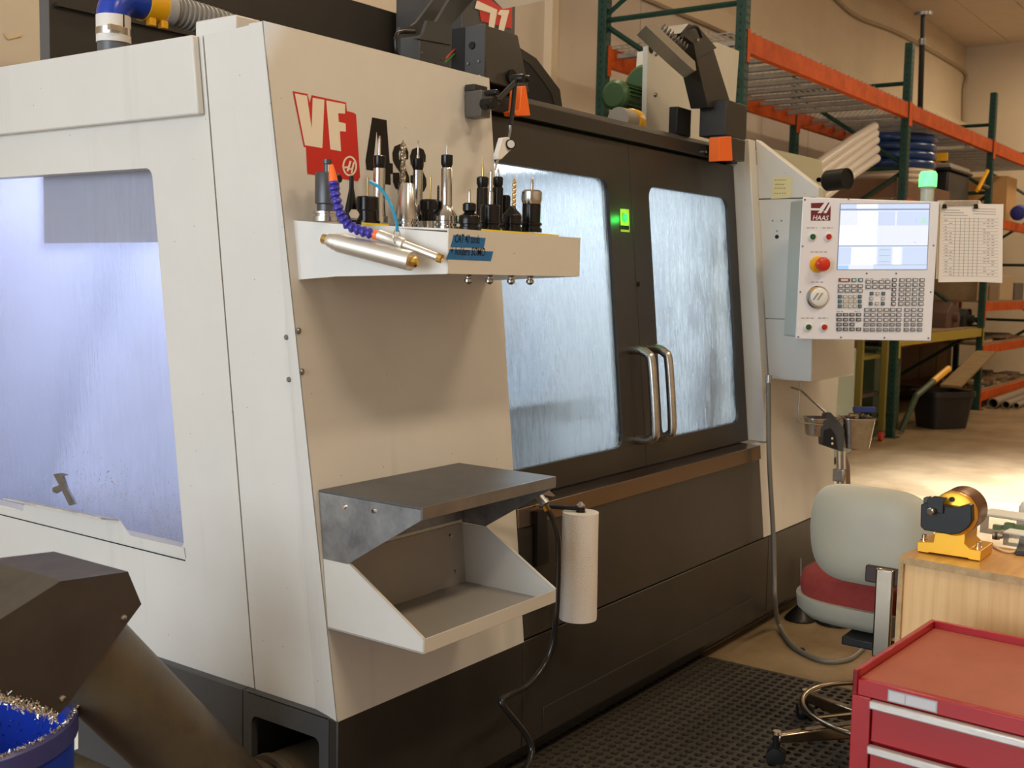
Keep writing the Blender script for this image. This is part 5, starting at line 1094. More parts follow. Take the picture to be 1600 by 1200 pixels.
yawbox('lid', mat('frosted_lid', (0.70, 0.70, 0.64), 0.4), ob_, oc, 0.114, 0.084, ZW + hb - 0.0078, ZW + hb, 0.002)
M_GP = mat('green_piece', (0.12, 0.42, 0.10), 0.4)
for (dx, dyy, dz) in ((0.012, -0.01, 0.018), (0.03, 0.012, 0.012), (-0.02, 0.0, 0.006), (0.0, 0.016, 0.006)):
    yawbox('green_piece', M_GP, ob_, oc + wd * dx + wn * dyy, 0.022, 0.02, ZW + 0.003 + dz, ZW + 0.015 + dz)
oc2 = WT(1588, 852); o2 = thing('small_clear_box', oc2, 'small clear plastic box beside the steel hose fittings', 'box')
yawbox('tub', M_CLEAR, o2, oc2, 0.05, 0.05, ZW + 0.001, ZW + 0.03); yawbox('lid', MATS['frosted_lid'], o2, oc2, 0.053, 0.053, ZW + 0.0302, ZW + 0.036, 0.002)
for i, (x, y) in enumerate(((1550, 843), (1566, 841))):
    p = WT(x, y); ft = thing('hose_fitting', p, 'knurled bright hose fitting lying on the wooden cabinet', 'fitting', 'hose fittings beside the clear box')
    u = Vector((0.25, -0.95, 0))
    MB().lathe([(0.0085, 0), (0.0105, 0.001), (0.0105, 0.018), (0.007, 0.0185), (0.007, 0.024)], p + Vector((0, 0, 0.0108)), u, 12).build('body', M_STEEL, ft)
    MB().lathe([(0.0108, 0.005), (0.0108, 0.012)], p + Vector((0, 0, 0.0108)), u, 12).build('grip_band', M_DARKG, ft)
pth = [WT(1535, 846, 0.004), WT(1548, 850, 0.004), WT(1565, 860, 0.004), WT(1585, 862, 0.004), WT(1600, 852, 0.004)]
tag(MB().tube(bez(pth, 8), 0.0035, 8).build('clear_tube', mat('tube_clear', (0.70, 0.55, 0.35), 0.3)), 'short loop of clear tubing lying on the wooden cabinet', 'tube')
q = [WT(1586, 868), WT(1640, 874), WT(1640, 850), WT(1596, 842)]
tag(MB().prism([p + Vector((0, 0, 0.0005)) for p in q], (0, 0, 0.012)).build('black_case', mat('case_black', (0.02, 0.022, 0.028), 0.4), bevel=0.002), 'flat black case beside the clear tubing on the cabinet', 'case')
p = WT(1615, 826); tag(MB().lathe([(0.035, 0.0), (0.04, 0.003), (0.04, 0.055), (0.032, 0.07), (0.030, 0.07)], p + Vector((0, 0, 0.001)), (0, 0, 1), 24).build('white_cup', mat('cup_white', (0.80, 0.77, 0.68), 0.5)), 'white tub standing behind the clear organiser box', 'tub')

# ================================================================== RED TOOL CHEST
ZR = 0.66; A = H(1333, 1046, 'z', ZR); B = H(1455, 967, 'z', ZR); rd = (B - A).normalized(); rw = Vector((rd.y, -rd.x, 0)); rw = rw if rw.y < 0 else -rw
RL = (B - A).length; RW = 0.68
RM = Matrix((rw, rd, Vector((0, 0, 1)))).transposed().to_4x4(); RM.translation = Vector((A.x, A.y, 0))
M_REDP = mat('red_paint', (0.36, 0.010, 0.018), 0.28, 0, 0.12, 3, coat=0.3); M_REDT = mat('red_liner', (0.33, 0.085, 0.045), 0.55, 0, 0.1, 6)
M_TRIM = mat('aluminium_trim', (0.72, 0.70, 0.68), 0.35, 0.5, 0.25, 40, stretch=(1, 1, 30))
def RF(x, y): # pixel on the chest front -> (s, z)
    p = HP(x, y, A, rd); q = RM.inverted() @ p; return q.x, q.z
rc = thing('tool_chest', (A.x, A.y, 0), 'glossy red tool chest with pale aluminium drawer pulls', 'tool chest')
s0 = RF(1362, 1093)[0]
zr_in = ZR - 0.016
b = MB().bx(0, RW, 0.02, RL, 0.0, zr_in - 0.002, RM); b.build('carcass', M_REDP, rc, 0.002)
MB().bx(0.012, RW - 0.012, 0.014, RL - 0.012, zr_in - 0.0018, zr_in, RM).build('top_liner', M_REDT, rc)
MB().bx(0, 0.010, 0.0, RL, zr_in - 0.03, ZR, RM).build('top_rim', M_REDP, rc, 0.002)
MB().bx(0.0105, RW, RL - 0.010, RL, zr_in - 0.03, ZR, RM).build('top_rim', M_REDP, rc, 0.002)
MB().bx(RW - 0.010, RW, 0.0, RL - 0.0105, zr_in - 0.03, ZR, RM).build('top_rim', M_REDP, rc, 0.002)
zh1 = RF(1363, 1093)[1]; zh2 = RF(1360, 1163)[1]; pit = zh1 - zh2
MB().bx(0.0105, RW - 0.011, 0.0, 0.0195, zh1 + 0.002, zr_in - 0.0005, RM).build('front_band', M_REDP, rc, 0.002)
MB().bx(0.0, s0 - 0.002, 0.0, 0.0195, 0.0, zh1 + 0.0015, RM).build('front_stile', M_REDP, rc, 0.002)
MB().bx(0.0, 0.010, 0.0, 0.0195, zh1 + 0.002, ZR, RM).build('front_corner', M_REDP, rc, 0.002)
MB().bx(RW - s0, RW, 0.0, 0.0195, 0.0, zh1 + 0.0015, RM).build('front_stile', M_REDP, rc, 0.002)
z_ = zh1; hts = [pit] * 2 + [pit * 1.5] * 3; i = 0
for hgt in hts:
    if z_ - hgt < 0.08: break
    dw = MB().bx(s0, RW - s0 - 0.002, 0.004, 0.0195, z_ - hgt + 0.004, z_ - 0.018, RM).build('drawer', M_REDP, rc, 0.002)
    MB().bx(s0 - 0.001, RW - s0 - 0.001, -0.012, 0.0038, z_ - 0.016, z_, RM).build('drawer_pull', M_TRIM, dw, 0.003)
    z_ -= hgt
sa, za = RF(1388, 1077); sb, zb2_ = RF(1388, 1095); sc_, _ = RF(1465, 1100)
pl_ = MB().bx(sa, sc_, -0.0012, -0.0002, zb2_, za, RM).build('label_plate', mat('plate_edge', (0.35, 0.36, 0.38), 0.4), rc)
sm = RF(1415, 1090)[0]
for (u0, u1) in ((sa + 0.0025, sm - 0.001), (sm + 0.001, sc_ - 0.0025)):
    MB().bx(u0, u1, -0.0018, -0.0013, zb2_ + 0.0025, za - 0.0025, RM).build('blank_label', mat('plate_silver', (0.52, 0.52, 0.55), 0.4), pl_)

# ================================================================== FLOOR MAT, CONE FOOT, FLOOR ITEMS
mx1_, my0, my1, mx0_ = 2.0, -1.0, 0.10, -0.35
M_MAT = mat('rubber_mat', (0.062, 0.050, 0.036), 0.5, 0, 0.3, 30)
pitch = 0.036; nx = int((mx1_ - mx0_) / pitch); ny = int((my1 - my0) / (pitch * 0.9)); py2 = (my1 - my0) / ny
V = []; F = []; hz_ = 0.011; K = 8
for i in range(nx):
    for j in range(ny):
        cx_ = mx0_ + (i + 0.5) * pitch; cyy = my0 + (j + 0.5) * py2; o = len(V)
        sh_ = (0.25 if j % 2 else -0.25) * pitch * 0.6
        sq = [(1, 0), (1, 1), (0, 1), (-1, 1), (-1, 0), (-1, -1), (0, -1), (1, -1)]
        for (a_, b_) in sq: V.append((cx_ + a_ * pitch / 2, cyy + b_ * py2 / 2, hz_))
        for k in range(K):
            a_ = 2 * math.pi * k / K; V.append((cx_ + sh_ * 0.4 + 0.0145 * math.cos(a_), cyy + 0.0122 * math.sin(a_), hz_))
        for k in range(K): V.append((V[o + 8 + k][0], V[o + 8 + k][1], 0.0012))
        for k in range(K):
            l_ = (k + 1) % K; F += [(o + k, o + l_, o + 8 + l_, o + 8 + k), (o + 8 + k, o + 8 + l_, o + 16 + l_, o + 16 + k)]
mt_ = thing('floor_mat', (0.8, -0.5, 0), 'black rubber anti-fatigue mat with rows of holes before the machine', 'mat')
MB().add(V, F).build('perforated_top', M_MAT, mt_, smooth=0)
MB().bx(mx0_, mx1_, my0, my1, 0.0004, 0.0012).build('mat_backing', M_BLACKM, mt_)
X_ = nx * pitch + mx0_
MB().bx(X_, mx1_, my0, my1, 0.0013, hz_).build('mat_edge', M_MAT, mt_)
cf = H(1250, 968, 'z', 0.0); cn = thing('cone_foot', cf, 'black rubber cone foot with a thin steel rod, under the red seat', 'foot')
MB().lathe([(0.062, 0.0005), (0.064, 0.006), (0.060, 0.014), (0.022, 0.055), (0.012, 0.062)], cf, (0, 0, 1), 24).build('cone', M_BLACK, cn)
MB().tube([cf + Vector((0, 0, 0.06)), cf + Vector((0, 0.01, 0.26))], 0.005, 8).build('rod', M_STEEL, cn)
p = H(1253, 1019, 'z', 0.0); tag(MB().lathe([(0.012, 0.0003), (0.014, 0.006), (0.008, 0.016)], p, (0, 0, 1), 8).build('rubber_crumb', M_BLACKM), 'small black lump on the floor inside the hose loop', 'debris')
# pan stand beside the machine
D_ = 4.66
def Q(x, y, d=0.0): return HD(x, y, D_ + d)
ps = thing('pan_stand', H(1312, 960, 'z', 0.0), 'chrome pole stand with black clamp head and bent wire arm', 'stand')
base = Q(1316, 760); base.z = 0; ps.location = base
for dx in (-4, 4): MB().tube([Q(1314 + dx, 705), Q(1315 + dx, 760), Vector((base.x, base.y, 0.02))], 0.010, 10).build('pole', M_CHROME, ps)
MB().lathe([(0.08, 0.0005), (0.08, 0.012), (0.03, 0.03)], base, (0, 0, 1), 24).build('stand_base', M_BLACK, ps)
MB().cb(Q(1312, 742), (0.045, 0.045, 0.05)).build('pole_clamp', M_STEEL, ps, 0.004)
MB().prism([Q(*p_) for p_ in ((1320, 705), (1328, 728), (1329, 758), (1318, 760), (1316, 725))], ROT @ Vector((0, 0, -0.03))).build('clamp_handle', mat('handle_brown', (0.16, 0.09, 0.05), 0.5), ps)
MB().prism([Q(*p_) for p_ in ((1291, 645), (1298, 644), (1312, 660), (1320, 672), (1318, 706), (1308, 703), (1285, 695), (1284, 672))], ROT @ Vector((0, 0, -0.06))).build('clamp_head', M_DARKG, ps, 0.003)
MB().prism([Q(*p_, -0.004) for p_ in ((1288, 672), (1298, 669), (1306, 680), (1309, 702), (1285, 695))], ROT @ Vector((0, 0, -0.004))).build('clamp_recess', M_BLACKM, ps)
for p_ in ((1300, 685), (1300, 693)): MB().lathe([(0.006, 0), (0.005, 0.004)], Q(*p_, -0.006), ROT @ Vector((0, 0, 1)), 10).build('clamp_bolt', M_CHROME, ps)
MB().tube([Q(1236, 605), Q(1252, 610), Q(1290, 645)], 0.0045, 8).build('bent_arm', M_STEEL, ps)
MB().tube([Q(1251, 598), Q(1249, 612), Q(1247, 656), Q(1252, 660), Q(1286, 664)], 0.0035, 8).build('wire_frame', M_STEEL, ps)
def pan(name, top, bot, z_extra, lab):
    """top/bot: pixel x-range and y of rim and foot"""
    c = Q((top[0] + top[1]) / 2, top[2], 0.06); s = dep(c) / FPX; hw_ = (top[1] - top[0]) / 2 * s; hb_ = (bot[1] - bot[0]) / 2 * s; zt2 = c.z; zb3 = Q((top[0] + top[1]) / 2, bot[2], 0.06).z
    rt3 = Vector((0.585, -0.81, 0)); fw = Vector((0.81, 0.585, 0)); levels = [(zb3, hb_, 0.85 * hb_), (zt2 - 0.004, hw_ * 0.95, 0.8 * hw_), (zt2 - 0.004, hw_, 0.86 * hw_), (zt2, hw_, 0.86 * hw_), (zt2, hw_ * 0.93, 0.78 * hw_), (zb3 + 0.006, hb_ * 0.96, 0.8 * hb_)]
    V = []; F = []; n_ = 28
    for (z2, a_, b_) in levels:
        for (x2, y2) in superpts(0, 0, a_, b_, 0.45, n_): V.append(Vector((c.x, c.y, 0)) + rt3 * x2 + fw * y2 + Vector((0, 0, z2)))
    for i in range(len(levels) - 1): F += [(i * n_ + k, i * n_ + (k + 1) % n_, (i + 1) * n_ + (k + 1) % n_, (i + 1) * n_ + k) for k in range(n_)]
    F += [tuple(range(n_)), tuple(range((len(levels) - 1) * n_, len(levels) * n_))]
    o = MB().add(V, F).build(name, M_STEEL, smooth=40); tag(o, lab, 'pan'); return c, zb3
pan('steel_pan', (1257, 1310, 652), (1262, 1305, 680), 0, 'shallow stainless pan clamped behind the black clamp head')
c, zb3 = pan('steel_pan', (1312, 1366, 652), (1322, 1360, 700), 0, 'deep stainless pan of oily parts on the chrome stand')
M_PART = mat('oily_part', (0.40, 0.33, 0.23), 0.3, 0.7, 0.3, 40)
random.seed(9)
for i in range(9):
    e = Euler((random.uniform(-.5, .5), random.uniform(-.5, .5), random.uniform(0, 6))).to_matrix()
    o = MB().lathe([(0.006, -0.016), (0.011, -0.016), (0.011, -0.004), (0.006, -0.003), (0.006, 0.018)], c + Vector((random.uniform(-.035, .035), random.uniform(-.035, .035), -0.004 + 0.006 * (i % 3))), e @ Vector((1, 0, 0)), 8).build('metal_part', M_PART)
    tag(o, 'small oily metal part heaped in the deep stainless pan', 'part', 'parts in the deep pan')
p = Q(1350, 648, 0.05)
tag(MB().cb(p + Vector((0, 0, 0.022)), (0.09, 0.03, 0.022), Matrix.Rotation(-0.9, 3, 'Z')).build('blue_scraper', mat('scraper_blue', (0.03, 0.06, 0.28), 0.4), bevel=0.003), 'blue handled scraper lying across the deep pan rim', 'tool')

# ================================================================== PALLET RACK
YR0, YR1 = 1.49, 2.54; FR = [5.20, 8.70, 11.80, 14.9]
rk = thing('pallet_rack', (8.7, 2.0, 0), 'tall pallet rack with green uprights and orange beams along the wall', 'rack')
hm = MB()
for fi, X in enumerate(FR):
    for Y_, sgn in ((YR0, 1), (YR1, -1)):
        top_ = 4.4 if fi == 0 else 3.55
        MB().bx(X - 0.04, X + 0.04, Y_ - 0.035, Y_ + 0.035, 0.008, top_).build('upright', M_RACKG, rk, 0.006)
        MB().bx(X - 0.075, X + 0.075, Y_ - 0.07, Y_ + 0.07, 0.0, 0.0075).build('foot_plate', M_RACKG, rk)
        for k_ in range(int(top_ / 0.051)):
            z_ = 0.1 + k_ * 0.051
            if z_ > top_ - 0.05: break
            for dx in (-0.018, 0.018): hm.bx(X + dx - 0.006, X + dx + 0.006, Y_ - 0.0358, Y_ - 0.0352, z_, z_ + 0.017)
            hm.bx(X - 0.0408, X - 0.0402, Y_ - 0.007, Y_ + 0.007, z_, z_ + 0.017)
    zz = [0.2, 0.95, 1.7, 2.45, 3.2] + ([3.95] if fi == 0 else [])
    for i, z_ in enumerate(zz):
        MB().tube([(X, YR0 + 0.036, z_), (X, YR1 - 0.036, z_)], 0.019, 4).build('brace', M_RACKG, rk, smooth=0)
        if i + 1 < len(zz) - (0 if fi else 0):
            a = (X, YR0 + 0.036, z_ + 0.05) if i % 2 else (X, YR1 - 0.036, z_ + 0.05); b = (X, YR1 - 0.036, zz[i + 1] - 0.05) if i % 2 else (X, YR0 + 0.036, zz[i + 1] - 0.05)
            MB().tube([a, b], 0.019, 4).build('brace', M_RACKG, rk, smooth=0)
hm.build('punched_holes', M_BLACKM, rk, smooth=0, kind='stuff')
def beam(x0, x1, Y_, z1, hgt=0.13, m_=M_RACKO):
    s = -1 if Y_ < 2 else 1
    b_ = MB().prism([(x0 + 0.042, Y_ - 0.025, z1 - hgt), (x0 + 0.042, Y_ - 0.025, z1), (x0 + 0.042, Y_ + 0.015, z1), (x0 + 0.042, Y_ + 0.015, z1 - 0.03), (x0 + 0.042, Y_ + 0.03, z1 - 0.03), (x0 + 0.042, Y_ + 0.03, z1 - hgt)], (x1 - x0 - 0.084, 0, 0)).build('beam', m_, rk, smooth=0)
    for x in (x0, x1):
        MB().bx(x - 0.042 if x == x1 else x - 0.0, x + 0.0 if x == x1 else x + 0.042, Y_ - 0.041, Y_ - 0.0362, z1 - 0.2, z1 + 0.01).build('beam_connector', m_, b_, smooth=0)
for i in range(3):
    for Y_ in (YR0, YR1): beam(FR[i], FR[i + 1], Y_, 3.02)
for i in (1, 2):
    for Y_ in (YR0, YR1): beam(FR[i], FR[i + 1], Y_, 2.18, 0.10)
for z_ in (1.22, 0.73, 0.19):
    for Y_ in (YR0, YR1): beam(FR[2], FR[3], Y_, z_, 0.10)
for Y_ in (YR0, YR1): beam(FR[1], FR[2], Y_, 0.93, 0.09, mat('rack_yellow', (0.36, 0.27, 0.015), 0.45))
# deck channels (front to back) and wire mesh on the top level
M_DECK = mat('deck_grey', (0.40, 0.39, 0.37), 0.5, 0.3, 0.2, 10)
ck = MB().prism([(-0.03, 0, 0.0), (-0.03, 0, 0.03), (0.03, 0, 0.03), (0.03, 0, 0.0), (0.026, 0, 0.0), (0.026, 0, 0.026), (-0.026, 0, 0.026), (-0.026, 0, 0.0)], (0, YR1 - YR0 - 0.07, 0)).mesh('deck_channel', 0); ck.materials.append(M_DECK)
x = FR[0] + 0.15
while x < FR[3] - 0.1:
    if min(abs(x - f) for f in FR) > 0.08: inst('deck_channel', ck, (x, YR0 + 0.032, 2.96), rk)
    x += 0.31
wm = MB()
for i in range(22): yy_ = YR0 + 0.0 + (YR1 - YR0) * i / 21; wm.bx(FR[0] + 0.05, FR[3], yy_ - 0.002, yy_ + 0.002, 3.0225, 3.0285)
x = FR[0] + 0.06
while x < FR[3]: wm.bx(x - 0.002, x + 0.002, YR0 - 0.02, YR1 + 0.01, 3.0287, 3.0347); x += 0.10
wm.build('wire_mesh', M_DECK, rk, smooth=0, kind='stuff')
M_BOARD = mat('shelf_board', (0.30, 0.19, 0.10), 0.7, 0, 0.25, 6)
for (i, z_) in ((1, 2.18), (2, 2.18), (2, 1.22), (2, 0.73), (2, 0.19), (1, 0.93)):
    MB().bx(FR[i] + 0.05, FR[i + 1] - 0.05, YR0 + 0.02, YR1 + 0.01, z_ + 0.0005, z_ + 0.016).build('shelf_board', M_BOARD, rk, smooth=0)
ZL2 = 2.197
# things on the upper shelf
M_CARD = MATS['cardboard']
def cbox(x0, x1, y0, y1, z0, z1, m_, lab, name='cardboard_box', cat='box', group=None):
    t = thing(name, ((x0 + x1) / 2, (y0 + y1) / 2, z0), lab, cat, group)
    MB().bx(x0, x1, y0, y1, z0, z1).build('body', m_, t, 0.004)
    MB().bx(x0 + 0.01, x1 - 0.01, (y0 + y1) / 2 - 0.03, (y0 + y1) / 2 + 0.03, z1 + 0.0003, z1 + 0.0012).build('packing_tape', M_TAPE, t)
    return t
M_BRN = mat('brown_crate', (0.20, 0.10, 0.055), 0.6, 0, 0.2, 5)
cbox(7.7 + 1.05, 9.5, 1.56, 2.2, ZL2, ZL2 + 0.17, M_BRN, 'long brown crate under the coils beside the beacon')
cbox(9.52, 10.5, 1.56, 2.2, ZL2, ZL2 + 0.17, M_BRN, 'shorter brown crate behind the green beacon')
def coil(c, R_2, r_2, turns, m_, name, lab, layers=1, axis=None):
    t = thing(name, c, lab, 'coil'); m = MB()
    for k in range(turns):
        m2 = MB().tube([(c[0] + R_2 * math.cos(a), c[1] + R_2 * 0.9 * math.sin(a), c[2] + r_2 + k * r_2 * 1.85) for a in [2 * math.pi * i / 32 for i in range(33)]], r_2, 10, False)
        m2.build('hose_turn', m_, t, smooth=60)
    return t
zc = ZL2 + 0.172
coil((9.75, 1.92, zc), 0.42, 0.028, 3, mat('cream_hose', (0.62, 0.52, 0.42), 0.35), 'hose_coil', 'flat coil of cream hose under the blue hose coil')
t = coil((9.75, 1.92, zc + 0.16), 0.40, 0.045, 4, mat('blue_hose', (0.012, 0.045, 0.17), 0.25), 'hose_coil', 'dark blue hose coil with a yellow tag stacked on cream hose')
MB().bx(10.12, 10.135, 1.50, 1.62, zc + 0.28, zc + 0.36).build('yellow_tag', M_YEL, t)
# leaning clear corrugated tube bundle
a = H(1288, 278, 'y', 1.60); b = H(1368, 219, 'y', 1.60)
lt = thing('tube_bundle', a, 'bundle of clear plastic tubes leaning up to the orange beam', 'tube bundle')
M_CT = mat('milky_tube', (0.66, 0.62, 0.58), 0.25)
dirv = (b - a).normalized(); up = Vector((-dirv.z, 0, dirv.x))
a = a - dirv * 0.25
for k in range(5):
    o_ = up * (-0.14 + 0.07 * k); MB().tube([a + o_, a.lerp(b, 0.6) + o_ * 1.0, b + o_ + Vector((0, 0, -0.01 * abs(k - 2)))], 0.038, 12).build('tube', M_CT, lt, smooth=60)
# black tote and clutter
M_TOTE = mat('tote_black', (0.016, 0.017, 0.022), 0.4)
x0 = max(H(1474, 290, 'y', 1.6).x, 10.56); x1 = H(1514, 290, 'y', 1.6).x
tt = thing('storage_tote', ((x0 + x1) / 2, 1.9, ZL2), 'black storage tote with pale lid on the upper rack shelf', 'tote')
MB().bx(x0, x1, 1.60, 2.15, ZL2, H(1490, 268, 'y', 1.6).z).build('tub', M_TOTE, tt, 0.02)
zt2 = H(1490, 268, 'y', 1.6).z
MB().bx(x0 - 0.03, x1 + 0.03, 1.57, 2.18, zt2 + 0.0005, zt2 + 0.03).build('rim', M_TOTE, tt, 0.008)
MB().bx(x0 + 0.05, x1 + 0.02, 1.60, 2.1, zt2 + 0.031, zt2 + 0.08).build('lid', mat('lid_grey', (0.42, 0.39, 0.35), 0.5), tt, 0.01)
xb0 = H(1574, 290, 'y', 1.6).x
cbox(xb0, xb0 + 0.5, 1.60, 2.1, ZL2, H(1590, 279, 'y', 1.58).z, mat('card_light', (0.55, 0.33, 0.14), 0.8, 0, 0.1, 10), 'pale cardboard box on the upper shelf in the far bay')
xq2 = H(1578, 310, 'y', 1.52).x
tag(MB().lathe([(0.05, 0), (0.09, 0.02), (0.09, 0.14), (0.05, 0.16)], (xq2 + 0.15, 1.46, ZL2 + 0.095), (1, 0, 0.2), 14).build('blue_bundle', mat('bundle_blue', (0.02, 0.03, 0.25), 0.6)), 'blue wrapped bundle in front of the pale cardboard box', 'bundle')
a = H(1527, 298, 'y', 1.40); b = H(1543, 267, 'y', 1.40)
cl_ = thing('bar_clamp', a, 'yellow bar clamp leaning beside the black storage tote', 'clamp'); 
MB().tube([a, b], 0.022, 6).build('bar', M_YEL, cl_); MB().tube([a.lerp(b, 0.3), H(1544, 293, 'y', 1.40)], 0.02, 6).build('jaw', M_BLACK, cl_)
# middle bay: yellow tool box, dark clutter, green stand
c = H(1477, 520, 'y', 1.5)
for i, (px_, w_, h_, m_, lab) in enumerate(((1420, 0.5, 0.22, M_DARKG, 'dark casting on the yellow beam shelf behind the clipboard'), (1470, 0.55, 0.28, mat('rust_part', (0.10, 0.055, 0.04), 0.7), 'rusty brown casting on the yellow beam shelf beside the upright'), (1494, 0.4, 0.20, M_BLACKM, 'black casting on the yellow beam shelf by the second upright'))):
    x = H(px_, 500, 'y', 1.75).x; t = thing('machine_casting', (x, 1.8, 0.9465), lab, 'casting')
    MB().prism([(x - w_ / 2, 1.62, 0.9468), (x - w_ * 0.42, 1.62, 0.9468 + h_ * 0.6), (x - w_ * 0.1, 1.62, 0.9468 + h_), (x + w_ * 0.2, 1.62, 0.9468 + h_ * 0.75), (x + w_ * 0.35, 1.62, 0.9468 + h_), (x + w_ / 2, 1.62, 0.9468 + h_ * 0.3), (x + w_ / 2, 1.62, 0.9468)], (0, 0.35, 0)).build('body', m_, t, 0.01)
    MB().lathe([(0.05, 0), (0.05, 0.06)], (x, 1.62, 0.9468 + h_ * 0.4), (0, -1, 0), 12).build('boss', m_, t)
M_GREENM = mat('machine_green', (0.055, 0.085, 0.045), 0.5, 0, 0.2, 4)
gx0 = H(1400, 600, 'y', 1.35).x; gx1 = H(1442, 600, 'y', 1.35).x
gm = thing('green_cabinet', ((gx0 + gx1) / 2, 1.9, 0), 'dark green machine cabinet standing under the yellow beam', 'cabinet')
MB().bx(gx0 + 0.25, gx1 + 0.2, 1.62, 2.3, 0.0, 0.80).build('body', M_GREENM, gm, 0.01)
MB().bx(gx0 + 0.2, gx1 + 0.25, 1.58, 2.35, 0.8005, 0.828).build('top', M_GREENM, gm, 0.006)
MB().bx(gx0 + 0.55, gx1 + 0.1, 1.612, 1.6195, 0.2, 0.66).build('door', M_BLACKM, gm, 0.004)
a = H(1432, 618, 'y', 1.4); b = H(1482, 576, 'y', 1.4)
lv = thing('pallet_jack_handle', a, 'green lever with a yellow grip behind the black tub', 'lever')
MB().tube([Vector((a.x - 0.1, a.y + 0.1, 0.02)), a, a.lerp(b, 0.5)], 0.03, 8).build('lever', M_GREENM, lv); MB().tube([a.lerp(b, 0.5), b], 0.033, 8).build('grip', M_YEL, lv)
# pale green cabinet and yellow cart behind the control box
px0 = H(1302, 620, 'y', 1.3).x; px1 = H(1335, 620, 'y', 1.3).x
pc_ = thing('pale_cabinet', ((px0 + px1) / 2, 1.5, 0), 'pale grey green cabinet seen past the machine corner', 'cabinet')
MB().bx(px0 - 0.4, px1, 1.3, 1.9, 0.06, H(1330, 545, 'y', 1.3).z).build('body', mat('pale_cab', (0.22, 0.25, 0.19), 0.5), pc_, 0.01)
MB().bx(px0 - 0.36, px1 - 0.04, 1.34, 1.86, 0.0, 0.0595).build('plinth', M_DARK, pc_)
yx0 = H(1344, 620, 'y', 1.45).x; yx1 = H(1388, 620, 'y', 1.45).x
yc2 = thing('yellow_cart', ((yx0 + yx1) / 2, 1.7, 0), 'olive yellow shelf cart between the pale cabinet and rack upright', 'cart')
M_OLY = mat('olive_yellow', (0.16, 0.13, 0.02), 0.5)
for (x, y) in ((yx0, 1.45), (yx1 - 0.1, 1.45), (yx0, 2.0), (yx1 - 0.1, 2.0)): 
    MB().bx(x, x + 0.05, y, y + 0.05, 0.10, 1.15).build('corner_post', M_OLY, yc2)
    MB().lathe([(0.045, -0.015), (0.045, 0.015)], (x + 0.025, y + 0.025, 0.046), (0, 1, 0), 14).build('castor', mat('castor_red', (0.45, 0.04, 0.02), 0.4), yc2)
for z_ in (0.14, 0.42, 0.75, 1.1): MB().bx(yx0, yx1 - 0.05, 1.505, 2.05, z_, z_ + 0.03).build('cart_shelf', M_OLY if z_ > 0.5 else M_DARK, yc2)
for z_, w2, m2, lab in ((0.171, 0.4, M_BLACK, 'black case on the lowest cart shelf'), (0.451, 0.35, M_BLACKM, 'black case on the second cart shelf'), (0.781, 0.3, mat('maroon_case', (0.08, 0.03, 0.035), 0.5), 'maroon case on the third cart shelf')):
    tag(MB().bx(yx0 + 0.1, yx0 + 0.1 + w2, 1.6, 1.95, z_, z_ + 0.2).build('case', m2, bevel=0.01), lab, 'case')
# black tub with a plank
tc_ = H(1462, 672, 'z', 0.0)
c0_ = (H(1435, 668, 'z', 0) + H(1505, 667, 'z', 0)) / 2; c0_.z = 0
tb_ = thing('plastic_tub', c0_, 'large black plastic tub on the floor before the rack', 'tub')
tw_ = dep(c0_) / FPX; hb2 = 33 * tw_; ht2 = 43 * tw_; hgt = (672 - 614) * tw_
rt3 = Vector((0.585, -0.81, 0)); fw = Vector((0.81, 0.585, 0)); ua = (rt3 * 0.93 + fw * 0.37).normalized(); va = Vector((-ua.y, ua.x, 0))
levels = [(0.0, hb2, 0.75 * hb2), (hgt - 0.05, ht2 * 0.94, 0.72 * ht2), (hgt - 0.05, ht2, 0.78 * ht2), (hgt, ht2, 0.78 * ht2), (hgt, ht2 * 0.93, 0.71 * ht2), (0.015, hb2 * 0.95, 0.7 * hb2)]
V = []; F = []; n_ = 24
for (z2, a_, b_) in levels:
    for (x2, y2) in superpts(0, 0, a_, b_, 0.35, n_): V.append(c0_ + ua * x2 + va * y2 + Vector((0, 0, z2)))
for i in range(len(levels) - 1): F += [(i * n_ + k, i * n_ + (k + 1) % n_, (i + 1) * n_ + (k + 1) % n_, (i + 1) * n_ + k) for k in range(n_)]
F += [tuple(range(n_)), tuple(range((len(levels) - 1) * n_, len(levels) * n_))]
MB().add(V, F).build('shell', M_TOTE, tb_, smooth=40)
sq_ = HP(1497, 634, c0_ - va * hb2 * 0.95, va)
MB().cb(c0_ + ua * hb2 * 0.55 - va * (0.78 * ht2 - 0.035) + Vector((0, 0, hgt * 0.72)), (0.12, 0.005, 0.03), Matrix((ua, va, Vector((0, 0, 1)))).transposed()).build('handle_label', M_STEELD, tb_)
pA = c0_ + ua * ht2 * 0.35 + Vector((0, 0, hgt + 0.03)); pB = Vector((11.55, 1.36, hgt + 0.30))
dpl = (pB - pA).normalized(); spl = dpl.cross(Vector((0, 0, 1))).normalized()
tag(MB().prism([pA - spl * 0.10, pA + spl * 0.10, pB + spl * 0.10, pB - spl * 0.10], (0, 0, 0.02)).build('plank', mat('plank_wood', (0.26, 0.17, 0.07), 0.7, 0, 0.2, 8), smooth=0), 'short wooden plank resting on the black tub rim', 'plank')
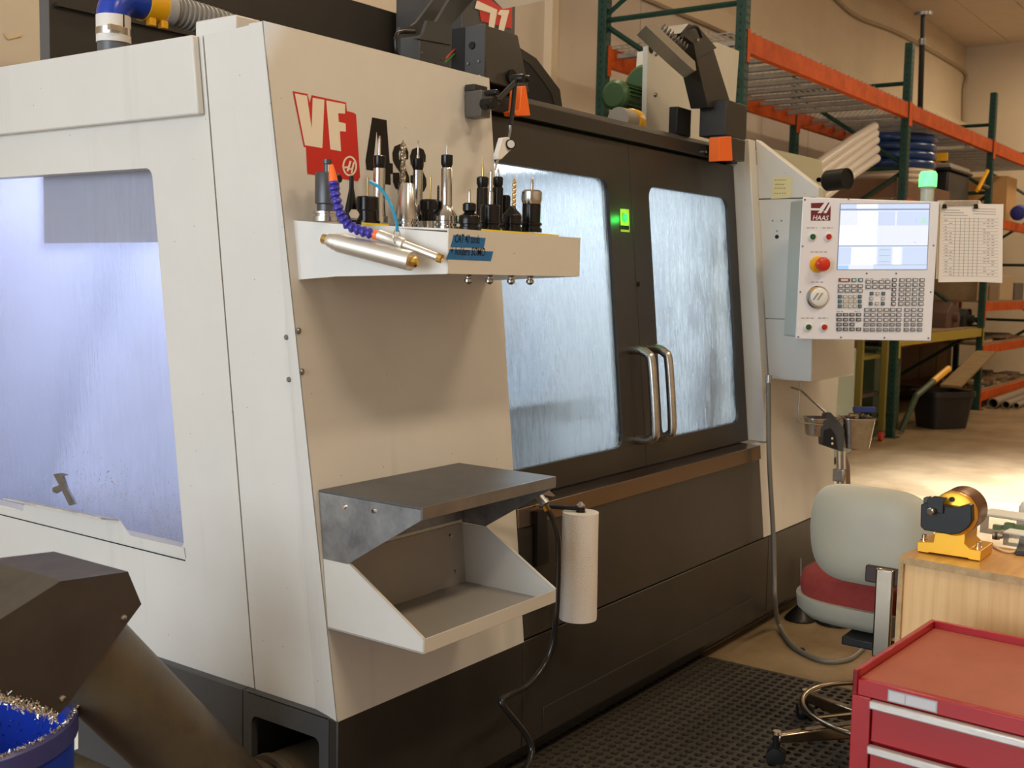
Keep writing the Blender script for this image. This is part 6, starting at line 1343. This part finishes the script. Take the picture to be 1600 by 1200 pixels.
# far bay clutter
random.seed(21)
WOODS = [mat('scrap_a', (0.34, 0.23, 0.12), 0.7, 0, 0.2, 9), mat('scrap_b', (0.22, 0.15, 0.09), 0.7), mat('scrap_c', (0.46, 0.36, 0.22), 0.7), mat('scrap_d', (0.12, 0.10, 0.09), 0.6)]
for i in range(24):
    sl, rw_, ly = i % 4, (i // 4) % 2, i // 8
    x = 12.2 + sl * 0.56 + 0.02 * ly; y = 1.62 + rw_ * 0.30; z_ = 0.2075 + 0.032 * ly
    o = MB().cb((x, y, z_ + 0.015), (random.uniform(0.34, 0.50), random.uniform(0.08, 0.18), 0.03), Matrix.Rotation(random.uniform(-0.16, 0.16), 3, 'Z')).build('scrap_board', WOODS[(i * 7 + ly) % 4], smooth=0)
    tag(o, 'short scrap board in the heap on the bottom far shelf', 'board', 'scrap boards in the far bay')
for i in range(6):
    x = 12.0 + 0.35 * i; o = MB().cb((x + 0.3, 1.7 + 0.05 * (i % 3), 0.747 + 0.012 + 0.025 * (i % 2)), (0.65, 0.3, 0.02), Matrix.Rotation(0.15 * (i % 3), 3, 'Z')).build('flat_panel', WOODS[(i + 2) % 4], smooth=0)
    tag(o, 'thin flat panel lying on the second far shelf', 'panel', 'flat panels in the far bay')
for i, (x, w2, h2) in enumerate(((12.0, 0.5, 0.25), (12.6, 0.4, 0.18), (13.1, 0.7, 0.3), (13.9, 0.5, 0.22))):
    cbox(x, x + w2, 1.6, 2.1, 1.237, 1.237 + h2, WOODS[i % 4], ['brown box on the third far shelf by the upright', 'dark low box on the third far shelf', 'wide pale box on the third far shelf', 'charcoal box at the far end of the third shelf'][i])
M_PVC = mat('pipe_grey', (0.24, 0.20, 0.16), 0.5)
for i, (y, r2) in enumerate(((1.37, 0.06), (1.25, 0.045), (1.16, 0.035))):
    o = MB().lathe([(r2, 0), (r2, 2.2), (r2 * 0.85, 2.2), (r2 * 0.85, 0)], (12.05 + 0.1 * i, y, r2 + 0.0005), (1, 0.02, 0), 18, closed=True).build('pipe', M_PVC)
    tag(o, 'grey pipe lying on the floor under the far shelf', 'pipe', 'pipes under the far bay')
# brown panels leaning behind the far bays
for i in range(4):
    x = 11.9 + i * 0.78; o = MB().bx(x, x + 0.74, 2.62, 2.66, 0.0, 1.9).build('leaning_panel', mat('panel_brown', (0.24, 0.15, 0.085), 0.7, 0, 0.15, 4), smooth=0)
    tag(o, 'tall brown sheet standing against the wall behind the far bay', 'sheet', 'brown sheets behind the rack')
